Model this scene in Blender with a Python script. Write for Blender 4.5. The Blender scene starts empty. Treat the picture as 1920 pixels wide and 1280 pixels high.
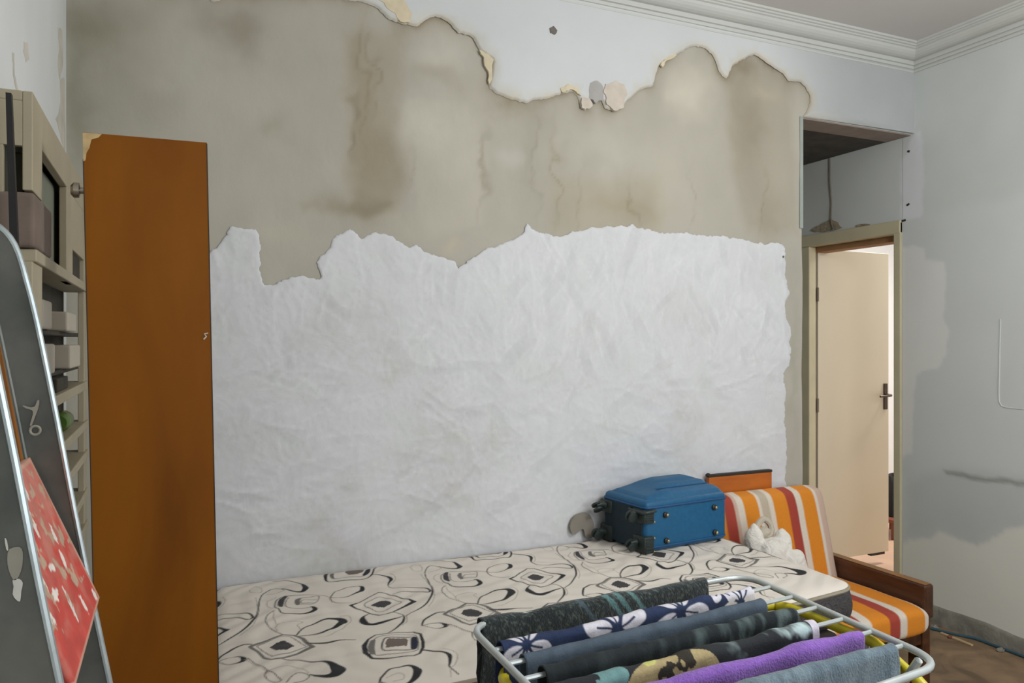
import bpy, bmesh, math, random
import numpy as np
from mathutils import Vector, Matrix, noise as mnoise
from mathutils.geometry import delaunay_2d_cdt

random.seed(7)
rng = np.random.default_rng(7)
S = bpy.context.scene
COL = S.collection
PI = math.pi

# ------------------------------------------------------------------ camera, world, lights, exposure
cam_d = bpy.data.cameras.new('camera')
cam_d.sensor_width = 36.0
cam_d.lens = 1435 / 1920 * 36
cam_d.clip_start = 0.02
cam = bpy.data.objects.new('camera', cam_d)
COL.objects.link(cam)
cam.location = (0, 0, 1.54)
cam.rotation_euler = (PI / 2, 0, -math.radians(24.1))
S.camera = cam

w = bpy.data.worlds.new('world')
S.world = w
w.use_nodes = True
w.node_tree.nodes['Background'].inputs['Color'].default_value = (0.75, 0.85, 1.0, 1)
w.node_tree.nodes['Background'].inputs['Strength'].default_value = 1.0

def area(name, loc, rot, sx, sy, power, color):
    d = bpy.data.lights.new(name, 'AREA')
    d.shape = 'RECTANGLE'; d.size = sx; d.size_y = sy
    d.energy = power; d.color = color
    o = bpy.data.objects.new(name, d)
    o.location = loc; o.rotation_euler = rot
    COL.objects.link(o)
    return o

WIN_X0, WIN_X1, WIN_Z0, WIN_Z1 = 1.0, 3.2, 0.9, 2.6
FRONT_Y = -1.5
area('window_daylight', ((WIN_X0 + WIN_X1) / 2, FRONT_Y - 0.1, (WIN_Z0 + WIN_Z1) / 2), (PI / 2, 0, 0),
     WIN_X1 - WIN_X0, WIN_Z1 - WIN_Z0, 40, (0.95, 0.98, 1.0))
# unseen overhead lamp, added to brighten the mattress and right wall
lamp_d = bpy.data.lights.new('added_overhead_lamp', 'POINT')
lamp_d.energy = 85; lamp_d.shadow_soft_size = 0.30; lamp_d.color = (1.0, 0.985, 0.96)
lamp = bpy.data.objects.new('added_overhead_lamp', lamp_d)
lamp.location = (2.2, 0.7, 2.55); COL.objects.link(lamp)
# lamp of the lit room behind the door
area('next_room_ceiling_lamp', (5.7, 3.6, 2.9), (0, 0, 0), 0.5, 0.5, 80, (1.0, 0.95, 0.87))

S.view_settings.view_transform = 'Standard'
S.view_settings.look = 'None'
S.view_settings.gamma = 1.0
S.view_settings.use_curve_mapping = False
S.view_settings.exposure = -0.06

# ------------------------------------------------------------------ helpers
F_PX, TH, CAM_H = 1435.0, math.radians(24.1), 1.54
def _ray(u, v):
    a = (u - 960) / F_PX; b = (639.5 - v) / F_PX
    return (a * math.cos(TH) + math.sin(TH), -a * math.sin(TH) + math.cos(TH), b)
def back_wall(u, v, y=3.03):          # measured point of the photograph -> (x, z) on the back wall
    r = _ray(u, v); t = y / r[1]
    return (r[0] * t, CAM_H + r[2] * t)
def level(u, v, z):                   # -> (x, y) on a level surface
    r = _ray(u, v); t = (z - CAM_H) / r[2]
    return (r[0] * t, r[1] * t)
def right_wall(u, v, x=3.83):         # -> (y, z) on the right wall
    r = _ray(u, v); t = x / r[0]
    return (r[1] * t, CAM_H + r[2] * t)

def lin(r, g, b):
    def f(c):
        c /= 255.0
        return c / 12.92 if c <= 0.04045 else ((c + 0.055) / 1.055) ** 2.4
    return (f(r), f(g), f(b))

def mat(name, c, rough=0.6, metal=0.0, var=0.0, vscale=6.0, c2=None, bump=0.0, bscale=40.0, attr=False,
        stretch=(1, 1, 1), distort=0.0, spec=None, sheen=0.0, detail=5.0):
    m = bpy.data.materials.new(name)
    m.use_nodes = True
    nt = m.node_tree; N = nt.nodes; L = nt.links
    p = N['Principled BSDF']
    p.inputs['Roughness'].default_value = rough
    p.inputs['Metallic'].default_value = metal
    if spec is not None: p.inputs['Specular IOR Level'].default_value = spec
    if sheen: p.inputs['Sheen Weight'].default_value = sheen
    tc = N.new('ShaderNodeTexCoord'); mp = N.new('ShaderNodeMapping')
    mp.inputs['Scale'].default_value = stretch
    L.new(tc.outputs['Object'], mp.inputs['Vector'])
    base = None
    if attr:
        a = N.new('ShaderNodeVertexColor'); a.layer_name = 'Col'; base = a.outputs['Color']
    n = N.new('ShaderNodeTexNoise'); n.inputs['Scale'].default_value = vscale
    n.inputs['Detail'].default_value = detail; n.inputs['Distortion'].default_value = distort
    L.new(mp.outputs['Vector'], n.inputs['Vector'])
    ramp = N.new('ShaderNodeValToRGB')
    ramp.color_ramp.elements[0].position = 0.32; ramp.color_ramp.elements[1].position = 0.68
    if attr:
        ramp.color_ramp.elements[0].color = (1 - var, 1 - var, 1 - var, 1)
        ramp.color_ramp.elements[1].color = (1 + var, 1 + var, 1 + var, 1)
        mx = N.new('ShaderNodeMix'); mx.data_type = 'RGBA'; mx.blend_type = 'MULTIPLY'
        mx.inputs[0].default_value = 1.0
        L.new(base, mx.inputs[6]); L.new(ramp.outputs['Color'], mx.inputs[7])
        L.new(mx.outputs[2], p.inputs['Base Color'])
    else:
        if c2 is None:
            lo = tuple(v * (1 - var) for v in c); hi = tuple(min(1, v * (1 + var)) for v in c)
        else:
            lo, hi = c2, c
        ramp.color_ramp.elements[0].color = (*lo, 1); ramp.color_ramp.elements[1].color = (*hi, 1)
        L.new(n.outputs['Fac'], ramp.inputs['Fac']); L.new(ramp.outputs['Color'], p.inputs['Base Color'])
    if attr: L.new(n.outputs['Fac'], ramp.inputs['Fac'])
    if bump:
        n2 = N.new('ShaderNodeTexNoise'); n2.inputs['Scale'].default_value = bscale
        n2.inputs['Detail'].default_value = 6; n2.inputs['Distortion'].default_value = distort
        L.new(mp.outputs['Vector'], n2.inputs['Vector'])
        b = N.new('ShaderNodeBump'); b.inputs['Strength'].default_value = 1.0
        b.inputs['Distance'].default_value = bump
        L.new(n2.outputs['Fac'], b.inputs['Height']); L.new(b.outputs['Normal'], p.inputs['Normal'])
    return m

def link_mesh(name, me, m, parent=None, smooth=False):
    o = bpy.data.objects.new(name, me)
    COL.objects.link(o)
    if m: me.materials.append(m)
    if parent: o.parent = parent
    if smooth:
        me.polygons.foreach_set('use_smooth', [True] * len(me.polygons))
    me.update()
    return o

def root_loc(o):
    v = Vector((0, 0, 0))
    while o is not None:
        v += o.location; o = o.parent
    return v

class MB:
    """collects shapes in one bmesh, world coordinates; build() links them as one mesh object"""
    def __init__(s): s.bm = bmesh.new()
    def box(s, x0, x1, y0, y1, z0, z1, bevel=0.0, seg=2, rot=None, pivot=None):
        b = bmesh.new()
        bmesh.ops.create_cube(b, size=1)
        for v in b.verts:
            v.co = Vector(((x0 + x1) / 2 + v.co.x * (x1 - x0), (y0 + y1) / 2 + v.co.y * (y1 - y0), (z0 + z1) / 2 + v.co.z * (z1 - z0)))
        if bevel:
            bmesh.ops.bevel(b, geom=list(b.edges), offset=bevel, segments=seg, profile=0.5, affect='EDGES')
        if rot is not None:
            pv = Vector(pivot) if pivot else Vector(((x0 + x1) / 2, (y0 + y1) / 2, (z0 + z1) / 2))
            for v in b.verts: v.co = pv + rot @ (v.co - pv)
        s.add(b); return s
    def add(s, b):
        me = bpy.data.meshes.new('tmp'); b.to_mesh(me); b.free()
        s.bm.from_mesh(me); bpy.data.meshes.remove(me)
    def tube(s, pts, r, n=10, closed=False, caps=True):
        pts = [Vector(p) for p in pts]; k = len(pts)
        rs = r if isinstance(r, (list, tuple)) else [r] * k
        rings = []; prev = None
        for i, p in enumerate(pts):
            if closed: t = pts[(i + 1) % k] - pts[i - 1]
            else: t = pts[min(i + 1, k - 1)] - pts[max(i - 1, 0)]
            t.normalize()
            if prev is None:
                up = Vector((0, 0, 1)) if abs(t.z) < 0.9 else Vector((1, 0, 0))
                a = t.cross(up).normalized()
            else:
                a = (prev - t * prev.dot(t)).normalized()
            prev = a; b = t.cross(a)
            rings.append([s.bm.verts.new(p + (a * math.cos(2 * PI * j / n) + b * math.sin(2 * PI * j / n)) * rs[i]) for j in range(n)])
        m = k if closed else k - 1
        for i in range(m):
            A, B = rings[i], rings[(i + 1) % k]
            for j in range(n):
                s.bm.faces.new((A[j], A[(j + 1) % n], B[(j + 1) % n], B[j]))
        if caps and not closed:
            s.bm.faces.new(rings[0][::-1]); s.bm.faces.new(rings[-1])
        return s
    def ball(s, c, rx, ry=None, rz=None, u=14, v=10, rot=None):
        ry = ry or rx; rz = rz or rx
        b = bmesh.new(); bmesh.ops.create_uvsphere(b, u_segments=u, v_segments=v, radius=1)
        for q in b.verts:
            co = Vector((q.co.x * rx, q.co.y * ry, q.co.z * rz))
            q.co = Vector(c) + (rot @ co if rot else co)
        s.add(b); return s
    def cyl(s, c0, c1, r, n=16, r2=None):
        return s.tube([c0, c1], [r, r if r2 is None else r2], n)
    def prism(s, poly, f0, f1):
        """poly: list of 2D pts; f0/f1: functions 2D -> 3D for both ends"""
        A = [s.bm.verts.new(f0(p)) for p in poly]; B = [s.bm.verts.new(f1(p)) for p in poly]
        n = len(poly)
        s.bm.faces.new(A); s.bm.faces.new(B[::-1])
        for i in range(n): s.bm.faces.new((A[i], B[i], B[(i + 1) % n], A[(i + 1) % n]))
        return s
    def build(s, name, m, parent=None, smooth=False, auto=True):
        off = root_loc(parent)
        bmesh.ops.recalc_face_normals(s.bm, faces=list(s.bm.faces))
        for v in s.bm.verts: v.co -= off
        me = bpy.data.meshes.new(name); s.bm.to_mesh(me); s.bm.free()
        o = link_mesh(name, me, m, parent, smooth)
        if smooth and auto:
            me.set_sharp_from_angle(angle=math.radians(40))
        return o

def grid_obj(name, P, m, parent=None, C=None, close_u=False, smooth=True, flip=False):
    """P: (nu, nv, 3) array of points, C: (nu, nv, 3) colours"""
    off = root_loc(parent)
    nu, nv = P.shape[:2]
    V = P.reshape(-1, 3) - np.array(off)
    idx = np.arange(nu * nv).reshape(nu, nv)
    if close_u: idx = np.vstack([idx, idx[:1]])
    q = np.stack([idx[:-1, :-1], idx[1:, :-1], idx[1:, 1:], idx[:-1, 1:]], -1).reshape(-1, 4)
    if flip: q = q[:, ::-1]
    me = bpy.data.meshes.new(name)
    me.vertices.add(len(V)); me.vertices.foreach_set('co', V.astype(np.float32).ravel())
    me.loops.add(q.size); me.loops.foreach_set('vertex_index', q.ravel().astype(np.int32))
    me.polygons.add(len(q))
    me.polygons.foreach_set('loop_start', np.arange(0, q.size, 4, dtype=np.int32))
    me.update(calc_edges=True)
    if C is not None: set_col(me, C.reshape(-1, 3))
    return link_mesh(name, me, m, parent, smooth)

def set_col(me, C):
    a = me.color_attributes.new('Col', 'FLOAT_COLOR', 'POINT')
    C4 = np.ones((len(C), 4), np.float32); C4[:, :3] = C
    a.data.foreach_set('color', C4.ravel())

def empty(name, loc):
    o = bpy.data.objects.new(name, None); o.empty_display_size = 0.1
    o.location = loc; COL.objects.link(o); return o
def thing(name, label, cat, loc, group=None):
    o = empty(name, loc); tag(o, label, cat, group); return o
def tag(o, label, cat, group=None):
    o['label'] = label; o['category'] = cat
    if group: o['group'] = group
    return o
def structure(o):
    o['kind'] = 'structure'; return o

def catmull(pts, step):
    pts = [np.array(p, float) for p in pts]
    if len(pts) == 2: pts = [pts[0], (pts[0] + pts[1]) / 2, pts[1]]
    closed = np.allclose(pts[0], pts[-1])
    out = []
    n = len(pts)
    for i in range(n - 1):
        p1, p2 = pts[i], pts[i + 1]
        p0 = pts[i - 1] if i > 0 else (pts[-2] if closed else 2 * p1 - p2)
        p3 = pts[i + 2] if i + 2 < n else (pts[1] if closed else 2 * p2 - p1)
        k = max(2, int(np.linalg.norm(p2[:2] - p1[:2]) / step))
        for t in np.linspace(0, 1, k, endpoint=False):
            out.append(0.5 * ((2 * p1) + (-p0 + p2) * t + (2 * p0 - 5 * p1 + 4 * p2 - p3) * t * t + (-p0 + 3 * p1 - 3 * p2 + p3) * t ** 3))
    out.append(pts[-1])
    return out

def fbm(x, y, seed=0, oct=4):
    """cheap smooth noise over numpy arrays, about -1..1"""
    r = np.random.default_rng(seed); out = np.zeros_like(x, dtype=float); amp = 1.0; tot = 0
    f = 1.0
    for o in range(oct):
        for k in range(3):
            a = r.uniform(0, 2 * PI); ph = r.uniform(0, 2 * PI)
            out += amp / 3 * np.sin((x * math.cos(a) + y * math.sin(a)) * 2 * PI * f * r.uniform(0.7, 1.4) + ph + 1.3 * np.sin((x * math.sin(a) - y * math.cos(a)) * 2 * PI * f * 0.6 + ph * 2))
        tot += amp; amp *= 0.55; f *= 1.9
    return out / tot * 1.6

# ------------------------------------------------------------------ materials
M_plaster = mat('grey_render', None, 0.95, var=0.035, vscale=5, bump=0.003, bscale=16, attr=True, stretch=(1, 1, 0.7), detail=8)
M_oldpaint = mat('old_white_paint', None, 0.7, var=0.025, vscale=3, bump=0.0012, bscale=30, attr=True)
M_skim = mat('skim_coat', None, 0.7, var=0.02, vscale=7, attr=True, bump=0.0016, bscale=6, distort=3.0, stretch=(1.2, 1, 0.8))
M_rightpaint = mat('blue_grey_paint', lin(202, 207, 205), 0.75, var=0.05, vscale=1.3, bump=0.0012, bscale=25)
M_rightpatch = mat('pale_filler', lin(205, 207, 204), 0.8, var=0.03, vscale=2.5, bump=0.001, bscale=20)
M_cream = mat('cream_paint', lin(203, 204, 196), 0.8, var=0.03, vscale=2.5, bump=0.001, bscale=18)
M_dusty = mat('dusty_grey_smear', lin(150, 152, 150), 0.9, var=0.08, vscale=8)
M_leftwall = mat('left_wall_paint', lin(214, 217, 216), 0.8, var=0.05, vscale=2.5, bump=0.0015, bscale=14, stretch=(1, 1, 0.6))
M_stain = mat('ochre_scrape', lin(198, 193, 182), 0.9, var=0.12, vscale=12)
M_ceiling = mat('ceiling_paint', lin(205, 202, 200), 0.9, var=0.02, vscale=2)
M_cornice = mat('cornice_plaster', lin(200, 202, 198), 0.6, var=0.02, vscale=4)
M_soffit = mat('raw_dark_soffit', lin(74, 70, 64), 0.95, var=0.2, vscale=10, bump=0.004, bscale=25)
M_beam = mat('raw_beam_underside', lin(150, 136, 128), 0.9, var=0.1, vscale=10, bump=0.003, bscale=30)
M_floor = mat('dusty_brown_floor', lin(150, 124, 96), 0.75, var=0.0, c2=lin(104, 86, 66), vscale=5, bump=0.002, bscale=35, distort=1.2)
M_cement = mat('cement_skirting', lin(132, 130, 120), 0.95, var=0.2, vscale=14, bump=0.006, bscale=30)
M_frame = mat('yellowed_door_frame', lin(196, 188, 158), 0.55, var=0.08, vscale=5, bump=0.001, bscale=20)
M_leaf = mat('cream_door_leaf', lin(206, 196, 174), 0.4, var=0.03, vscale=2)
M_stop = mat('worn_hinge_edge', lin(120, 110, 98), 0.8, var=0.15, vscale=8)
M_metal_dark = mat('dark_bronze', lin(70, 58, 50), 0.4, 0.6, var=0.1)
M_white = mat('white_wall', lin(230, 232, 234), 0.8, var=0.02)
M_tile = mat('terracotta_floor', lin(196, 162, 138), 0.5, var=0.08, vscale=4)
M_orange = mat('orange_varnished_wood', lin(140, 82, 4), 0.55, c2=lin(112, 62, 2), vscale=1.6, stretch=(3, 3, 0.8), distort=0.4, spec=0.2)
M_orange2 = mat('orange_veneer', lin(196, 108, 30), 0.5, c2=lin(168, 86, 20), vscale=4, stretch=(1, 1, 5))
M_rawwood = mat('bare_chipped_wood', lin(190, 165, 120), 0.9, var=0.2, vscale=30)
M_darkwood = mat('dark_walnut', lin(88, 50, 24), 0.38, c2=lin(56, 30, 14), vscale=5, stretch=(8, 1, 8), bump=0.0008, bscale=40)
M_edgewood = mat('worn_wood_edge', lin(140, 98, 52), 0.45, var=0.15, vscale=10)
M_blackedge = mat('dark_edge', lin(46, 40, 34), 0.7, var=0.1)
M_ticking = mat('printed_ticking', None, 0.85, var=0.03, vscale=3, bump=0.0015, bscale=28, attr=True)
M_mside = mat('charcoal_quilting', lin(64, 61, 63), 0.8, var=0.25, vscale=30, bump=0.012, bscale=30, distort=2.5)
M_piping = mat('grey_piping', lin(146, 138, 122), 0.7, var=0.1)
M_bedbase = mat('dark_bed_base', lin(44, 36, 30), 0.85, var=0.25, vscale=18)
M_blue = mat('blue_nylon', lin(4, 86, 128), 0.5, var=0.10, vscale=60, bump=0.0005, bscale=500)
M_bluedark = mat('navy_nylon_end', lin(16, 40, 52), 0.7, var=0.15, vscale=60, bump=0.0006, bscale=500)
M_bluepipe = mat('blue_piping', lin(10, 74, 122), 0.5, var=0.05)
M_rubber = mat('dark_green_black_plastic', lin(36, 48, 46), 0.5, var=0.2, vscale=30)
M_stud = mat('brass_stud', lin(190, 170, 130), 0.3, 0.9)
M_stripe = mat('striped_cushion', None, 0.9, var=0.06, vscale=120, bump=0.0008, bscale=300, attr=True, stretch=(3, 1, 1))
M_cloth = mat('printed_cloth', None, 0.95, var=0.10, vscale=60, bump=0.0012, bscale=220, attr=True)
M_terry = mat('terry_cloth', None, 1.0, var=0.14, vscale=110, bump=0.004, bscale=230, attr=True, sheen=0.3)
M_whitecloth = mat('white_cotton', lin(226, 222, 214), 0.95, var=0.04, vscale=14, bump=0.012, bscale=18, distort=1.5)
M_beigecloth = mat('beige_cotton', lin(190, 180, 164), 0.95, var=0.06, vscale=14, bump=0.002, bscale=60)
M_steel = mat('white_coated_steel', lin(196, 204, 204), 0.3, 0.35, var=0.05, vscale=30)
M_yellow = mat('yellow_enamel', lin(206, 192, 40), 0.35, var=0.06, vscale=12)
M_olive = mat('olive_sling', lin(96, 92, 26), 0.9, c2=lin(66, 58, 18), vscale=9, distort=2)
M_alu = mat('bright_aluminium', lin(186, 196, 198), 0.35, 0.8, var=0.12, vscale=26)
M_ladder = mat('dull_grey_ladder_metal', lin(118, 118, 112), 0.38, 0.45, c2=lin(84, 88, 84), vscale=9)
M_red = mat('red_splashed_step', None, 0.6, var=0.12, vscale=30, bump=0.001, bscale=60, attr=True)
M_splash = mat('dried_white_paint', lin(206, 204, 196), 0.7, var=0.06, vscale=40)
M_ring = mat('dried_grey_paint', lin(150, 146, 134), 0.7, var=0.06, vscale=40)
M_black = mat('black_metal', lin(16, 16, 18), 0.5, var=0.1)
M_rack = mat('beige_painted_wood', lin(166, 156, 132), 0.6, var=0.06, vscale=8)
M_rackback = mat('grey_green_backboard', lin(126, 130, 116), 0.9, var=0.15, vscale=6)
M_taupe = mat('taupe_fabric', lin(118, 104, 94), 0.95, var=0.1, vscale=20)
M_plastic = mat('white_plastic', lin(186, 178, 162), 0.5, var=0.03)
M_clutter = mat('dark_card', lin(58, 54, 44), 0.9, var=0.3, vscale=12)
M_green = mat('green_glass', lin(78, 104, 44), 0.25, var=0.2, vscale=12)
M_bluecable = mat('blue_cable', lin(48, 84, 98), 0.5, var=0.1)
M_stick = mat('pale_wood_stick', lin(196, 168, 128), 0.8, var=0.1)
M_ochrestick = mat('orange_wood_stick', lin(176, 110, 36), 0.6, var=0.1)
M_bag = mat('black_bag', lin(22, 22, 26), 0.8, var=0.2)
M_redwood = mat('reddish_stool', lin(120, 62, 44), 0.6, var=0.1)
M_cable = mat('dusty_cable', lin(120, 112, 98), 0.9, var=0.15)
M_glass_frame = mat('window_paint', lin(226, 226, 220), 0.5, var=0.02)
M_knob = mat('satin_nickel', lin(170, 160, 145), 0.3, 0.9)
M_taupegrey = mat('taupe_grey', lin(140, 134, 124), 0.95, var=0.06, vscale=20)
M_hole = mat('drilled_hole', lin(110, 106, 100), 0.95, var=0.2, vscale=40)

# ------------------------------------------------------------------ room shell
XL, XR, YB, H = -0.324, 3.83, 3.03, 3.18
XE = 3.01                      # right end of the back wall, where the passage opens
YB2 = 3.19
Z_OPEN = 2.71

def slab(name, x0, x1, y0, y1, z0, z1, m):
    return structure(MB().box(x0, x1, y0, y1, z0, z1).build(name, m))

slab('floor', XL - 0.15, 3.98, FRONT_Y - 0.15, 4.3, -0.1, 0.0, M_floor)
slab('ceiling', XL - 0.15, 3.98, FRONT_Y - 0.15, YB2, H, H + 0.1, M_ceiling)
wall_left = slab('wall_left', XL - 0.15, XL, FRONT_Y - 0.15, YB2, 0, H, M_leftwall)

def jitter_outline(pts, amp, depth=3, seed=1):
    r = random.Random(seed)
    for d in range(depth):
        out = []
        for i in range(len(pts) - 1):
            a, b = pts[i], pts[i + 1]
            l = math.hypot(b[0] - a[0], b[1] - a[1])
            out.append(a)
            if l > 0.012:
                k = amp * min(l, 0.12)
                nx, nz = -(b[1] - a[1]) / l, (b[0] - a[0]) / l
                j = r.uniform(-k, k)
                out.append(((a[0] + b[0]) / 2 + nx * j, (a[1] + b[1]) / 2 + nz * j))
        out.append(pts[-1]); pts = out
    return pts

def smooth_poly(pts, step=0.02):
    return [tuple(p) for p in catmull(pts, step)]

# --- old paint: everything above the torn edge
torn = [(126, -75), (200, -40), (300, -16), (385, -6), (395, 4), (412, 3), (425, -6), (520, -8), (625, 0), (664, 4), (700, 13), (722, 33), (747, 44), (768, 49), (781, 51), (788, 45), (798, 38), (815, 32), (840, 44),
        (857, 63), (882, 70), (893, 88), (910, 108), (921, 112), (920, 135), (916, 167), (942, 181), (960, 188), (982, 194), (1000, 188), (1017, 186), (1047, 179),
        (1066, 172), (1080, 180), (1088, 205), (1101, 206), (1103, 190), (1116, 186), (1127, 190), (1132, 204), (1148, 207), (1164, 203), (1172, 192), (1184, 181), (1195, 171), (1211, 165), (1222, 162),
        (1227, 142), (1235, 122), (1248, 113), (1262, 107), (1283, 92), (1301, 87), (1318, 91), (1332, 102), (1340, 117), (1346, 136), (1358, 148),
        (1364, 140), (1374, 122), (1392, 112), (1412, 103), (1437, 120), (1463, 137), (1478, 153), (1499, 155), (1513, 173), (1517, 192), (1509, 211), (1503, 217)]
tp = [back_wall(*p) for p in torn]
tp = [(XL + 0.001, tp[0][1])] + tp[1:-1] + [(XE + 0.002, Z_OPEN + 0.002)]
tp = jitter_outline(smooth_poly(tp, 0.03), 0.14, 2, 3)
# back wall: grey render with stains, plus the beam over the passage
def gauss(x, z, cx, cz, sx, sz): return np.exp(-((x - cx) / sx) ** 2 - ((z - cz) / sz) ** 2)
def wall_grid(xs, zs):
    X, Z = np.meshgrid(xs, zs, indexing='ij')
    base = np.array(lin(180, 176, 164))
    C = np.ones(X.shape + (3,)) * base
    n = fbm(X * 0.8, Z * 0.7, 3)
    C *= (1 + 0.05 * n)[..., None]
    def stain(px, py, rx, ry, mul):
        nonlocal C
        cx, cz = back_wall(px, py)
        dx, dz = rx / 480.0, ry / 480.0
        g = gauss(X + 0.05 * fbm(X * 3, Z * 3, 5), Z + 0.04 * fbm(X * 3, Z * 3, 6), cx, cz, dx, dz)
        C = C * (1 + g[..., None] * (np.array(mul) - 1))
    dark, brown, pale, green = (0.78, 0.76, 0.72), (0.86, 0.82, 0.75), (1.17, 1.18, 1.19), (0.78, 0.79, 0.74)
    for a in [(170, 50, 60, 50, dark), (415, 40, 55, 35, dark), (460, 80, 40, 40, dark), (140, 200, 25, 200, green), (200, 180, 60, 160, (0.88, 0.89, 0.87)),
              (520, 240, 26, 26, (0.86, 0.87, 0.82)), (270, 190, 50, 60, (0.90, 0.90, 0.88)),
              (675, 200, 28, 190, brown), (715, 300, 42, 90, brown), (640, 385, 60, 18, (0.88, 0.86, 0.82)), (700, 395, 40, 20, (0.88, 0.86, 0.82)), (655, 205, 8, 35, dark), (655, 275, 6, 14, dark),
              (820, 110, 60, 40, pale), (820, 140, 70, 22, (0.86, 0.84, 0.8)), (800, 240, 42, 60, pale), (860, 300, 40, 60, (1.08, 1.08, 1.08)),
              (908, 300, 6, 60, (0.84, 0.83, 0.8)), (960, 290, 28, 22, (1.15, 1.16, 1.2)), (990, 300, 14, 90, (0.94, 0.94, 0.92)), (1045, 290, 12, 80, (0.93, 0.92, 0.88)),
              (1130, 280, 90, 60, pale), (1290, 170, 46, 46, (1.22, 1.22, 1.2)), (1250, 320, 70, 60, (1.08, 1.08, 1.06)),
              (1390, 130, 45, 22, (0.74, 0.70, 0.64)), (1400, 230, 50, 110, (0.84, 0.81, 0.76)), (1440, 180, 45, 14, (1.12, 1.1, 1.06)),
              (1180, 390, 100, 26, (0.93, 0.90, 0.83)), (1160, 175, 45, 20, (0.95, 0.93, 0.9)), (960, 205, 60, 18, (0.85, 0.83, 0.78)),
              (845, 465, 22, 16, (1.12, 1.08, 1.02)), (760, 420, 60, 30, (1.06, 1.06, 1.04)), (1440, 420, 40, 60, (0.9, 0.88, 0.84)),
              (1488, 700, 14, 200, (0.9, 0.9, 0.88)), (550, 440, 60, 40, (1.06, 1.06, 1.04)), (140, 380, 12, 60, (1.15, 1.16, 1.16))]:
        stain(*a)
    # older repair patches with brushed edges
    def patch(pts, mul, soft, seed):
        nonlocal C
        q = np.array([back_wall(*p) for p in pts]); n_ = len(q)
        a_ = X + 0.018 * fbm(X * 4, Z * 4, seed); b_ = Z + 0.018 * fbm(X * 4, Z * 4, seed + 1)
        ins = np.zeros(X.shape, bool); d_ = np.full(X.shape, 9.0)
        for k in range(n_):
            p, r = q[k], q[(k + 1) % n_]
            c = (p[1] > b_) != (r[1] > b_)
            with np.errstate(divide='ignore', invalid='ignore'):
                xi = (r[0] - p[0]) * (b_ - p[1]) / (r[1] - p[1]) + p[0]
            ins ^= c & (a_ < xi)
            ab = r - p; t = np.clip(((a_ - p[0]) * ab[0] + (b_ - p[1]) * ab[1]) / (ab @ ab + 1e-9), 0, 1)
            d_ = np.minimum(d_, np.hypot(a_ - p[0] - t * ab[0], b_ - p[1] - t * ab[1]))
        t = np.clip(np.where(ins, d_, -d_) / soft + 0.5, 0, 1)[..., None]
        C = C * (1 + t * (np.array(mul) - 1))
    patch([(648, 60), (760, 60), (752, 180), (745, 260), (765, 350), (735, 395), (660, 392), (650, 300)], (0.90, 0.87, 0.82), 0.05, 201)
    patch([(758, 180), (880, 190), (915, 300), (900, 420), (800, 440), (770, 330), (750, 250)], (1.06, 1.06, 1.05), 0.03, 202)
    patch([(1365, 110), (1480, 140), (1496, 440), (1400, 430), (1372, 330), (1360, 200)], (0.91, 0.88, 0.84), 0.06, 203)
    patch([(1030, 335), (1235, 335), (1235, 440), (1030, 440)], (0.96, 0.93, 0.87), 0.08, 204)
    patch([(1250, 130), (1330, 112), (1350, 180), (1330, 235), (1240, 215)], (1.06, 1.06, 1.05), 0.05, 205)
    patch([(920, 210), (1035, 215), (1045, 430), (915, 440), (905, 330)], (0.97, 0.97, 0.96), 0.03, 206)
    patch([(560, 380), (735, 384), (720, 398), (690, 410), (640, 398), (570, 394)], (0.90, 0.88, 0.84), 0.03, 207)
    patch([(130, 0), (330, 0), (300, 120), (180, 140), (135, 240)], (0.90, 0.90, 0.87), 0.16, 208)
    # thin vertical drip marks
    for px, py, l in [(700, 120, 90), (905, 330, 80), (1045, 330, 90), (1085, 380, 60), (1190, 380, 50), (1300, 380, 60), (770, 320, 30), (1000, 300, 110), (680, 150, 130), (1430, 380, 60)]:
        stain(px, py, 3.5, l, (0.86, 0.84, 0.8))
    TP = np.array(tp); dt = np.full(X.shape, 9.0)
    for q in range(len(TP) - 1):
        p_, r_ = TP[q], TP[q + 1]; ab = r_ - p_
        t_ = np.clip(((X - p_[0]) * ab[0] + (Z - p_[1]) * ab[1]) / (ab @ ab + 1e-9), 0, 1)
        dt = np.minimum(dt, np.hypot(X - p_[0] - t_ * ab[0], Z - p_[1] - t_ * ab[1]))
    tear_stain_shade = np.exp(-dt / 0.022) * np.clip(0.55 + 0.7 * fbm(X * 2.5, Z * 2.5, 19), 0, 1)  # brown stain along the torn edge, darkened also to shade its relief
    C = C * (1 + tear_stain_shade[..., None] * (np.array((0.62, 0.54, 0.44)) - 1))
    D = 0.004 * fbm(X * 1.5, Z * 1.2, 8)
    P = np.stack([X, YB - 0.001 + D - 0.004, Z], -1)
    return P, C
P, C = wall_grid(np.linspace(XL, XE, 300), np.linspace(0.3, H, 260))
wall_back = structure(MB().box(XL, XE, YB + 0.001, YB2, 0, H).box(XE, XR, YB, YB2, Z_OPEN, H).build('wall_back', M_cornice))
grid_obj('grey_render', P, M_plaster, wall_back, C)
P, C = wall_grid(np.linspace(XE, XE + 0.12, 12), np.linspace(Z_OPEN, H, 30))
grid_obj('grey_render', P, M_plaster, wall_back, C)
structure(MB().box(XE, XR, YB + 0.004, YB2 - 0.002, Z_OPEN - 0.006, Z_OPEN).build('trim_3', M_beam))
# blue-grey painted arris where the wall ends
a0 = back_wall(1503, 220)
MB().box(XE - 0.018, XE + 0.003, YB - 0.010, YB + 0.02, 2.13, Z_OPEN).build('corner_arris', mat('blue_arris', lin(160, 168, 162), 0.8, var=0.08, vscale=6), wall_back)

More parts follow.
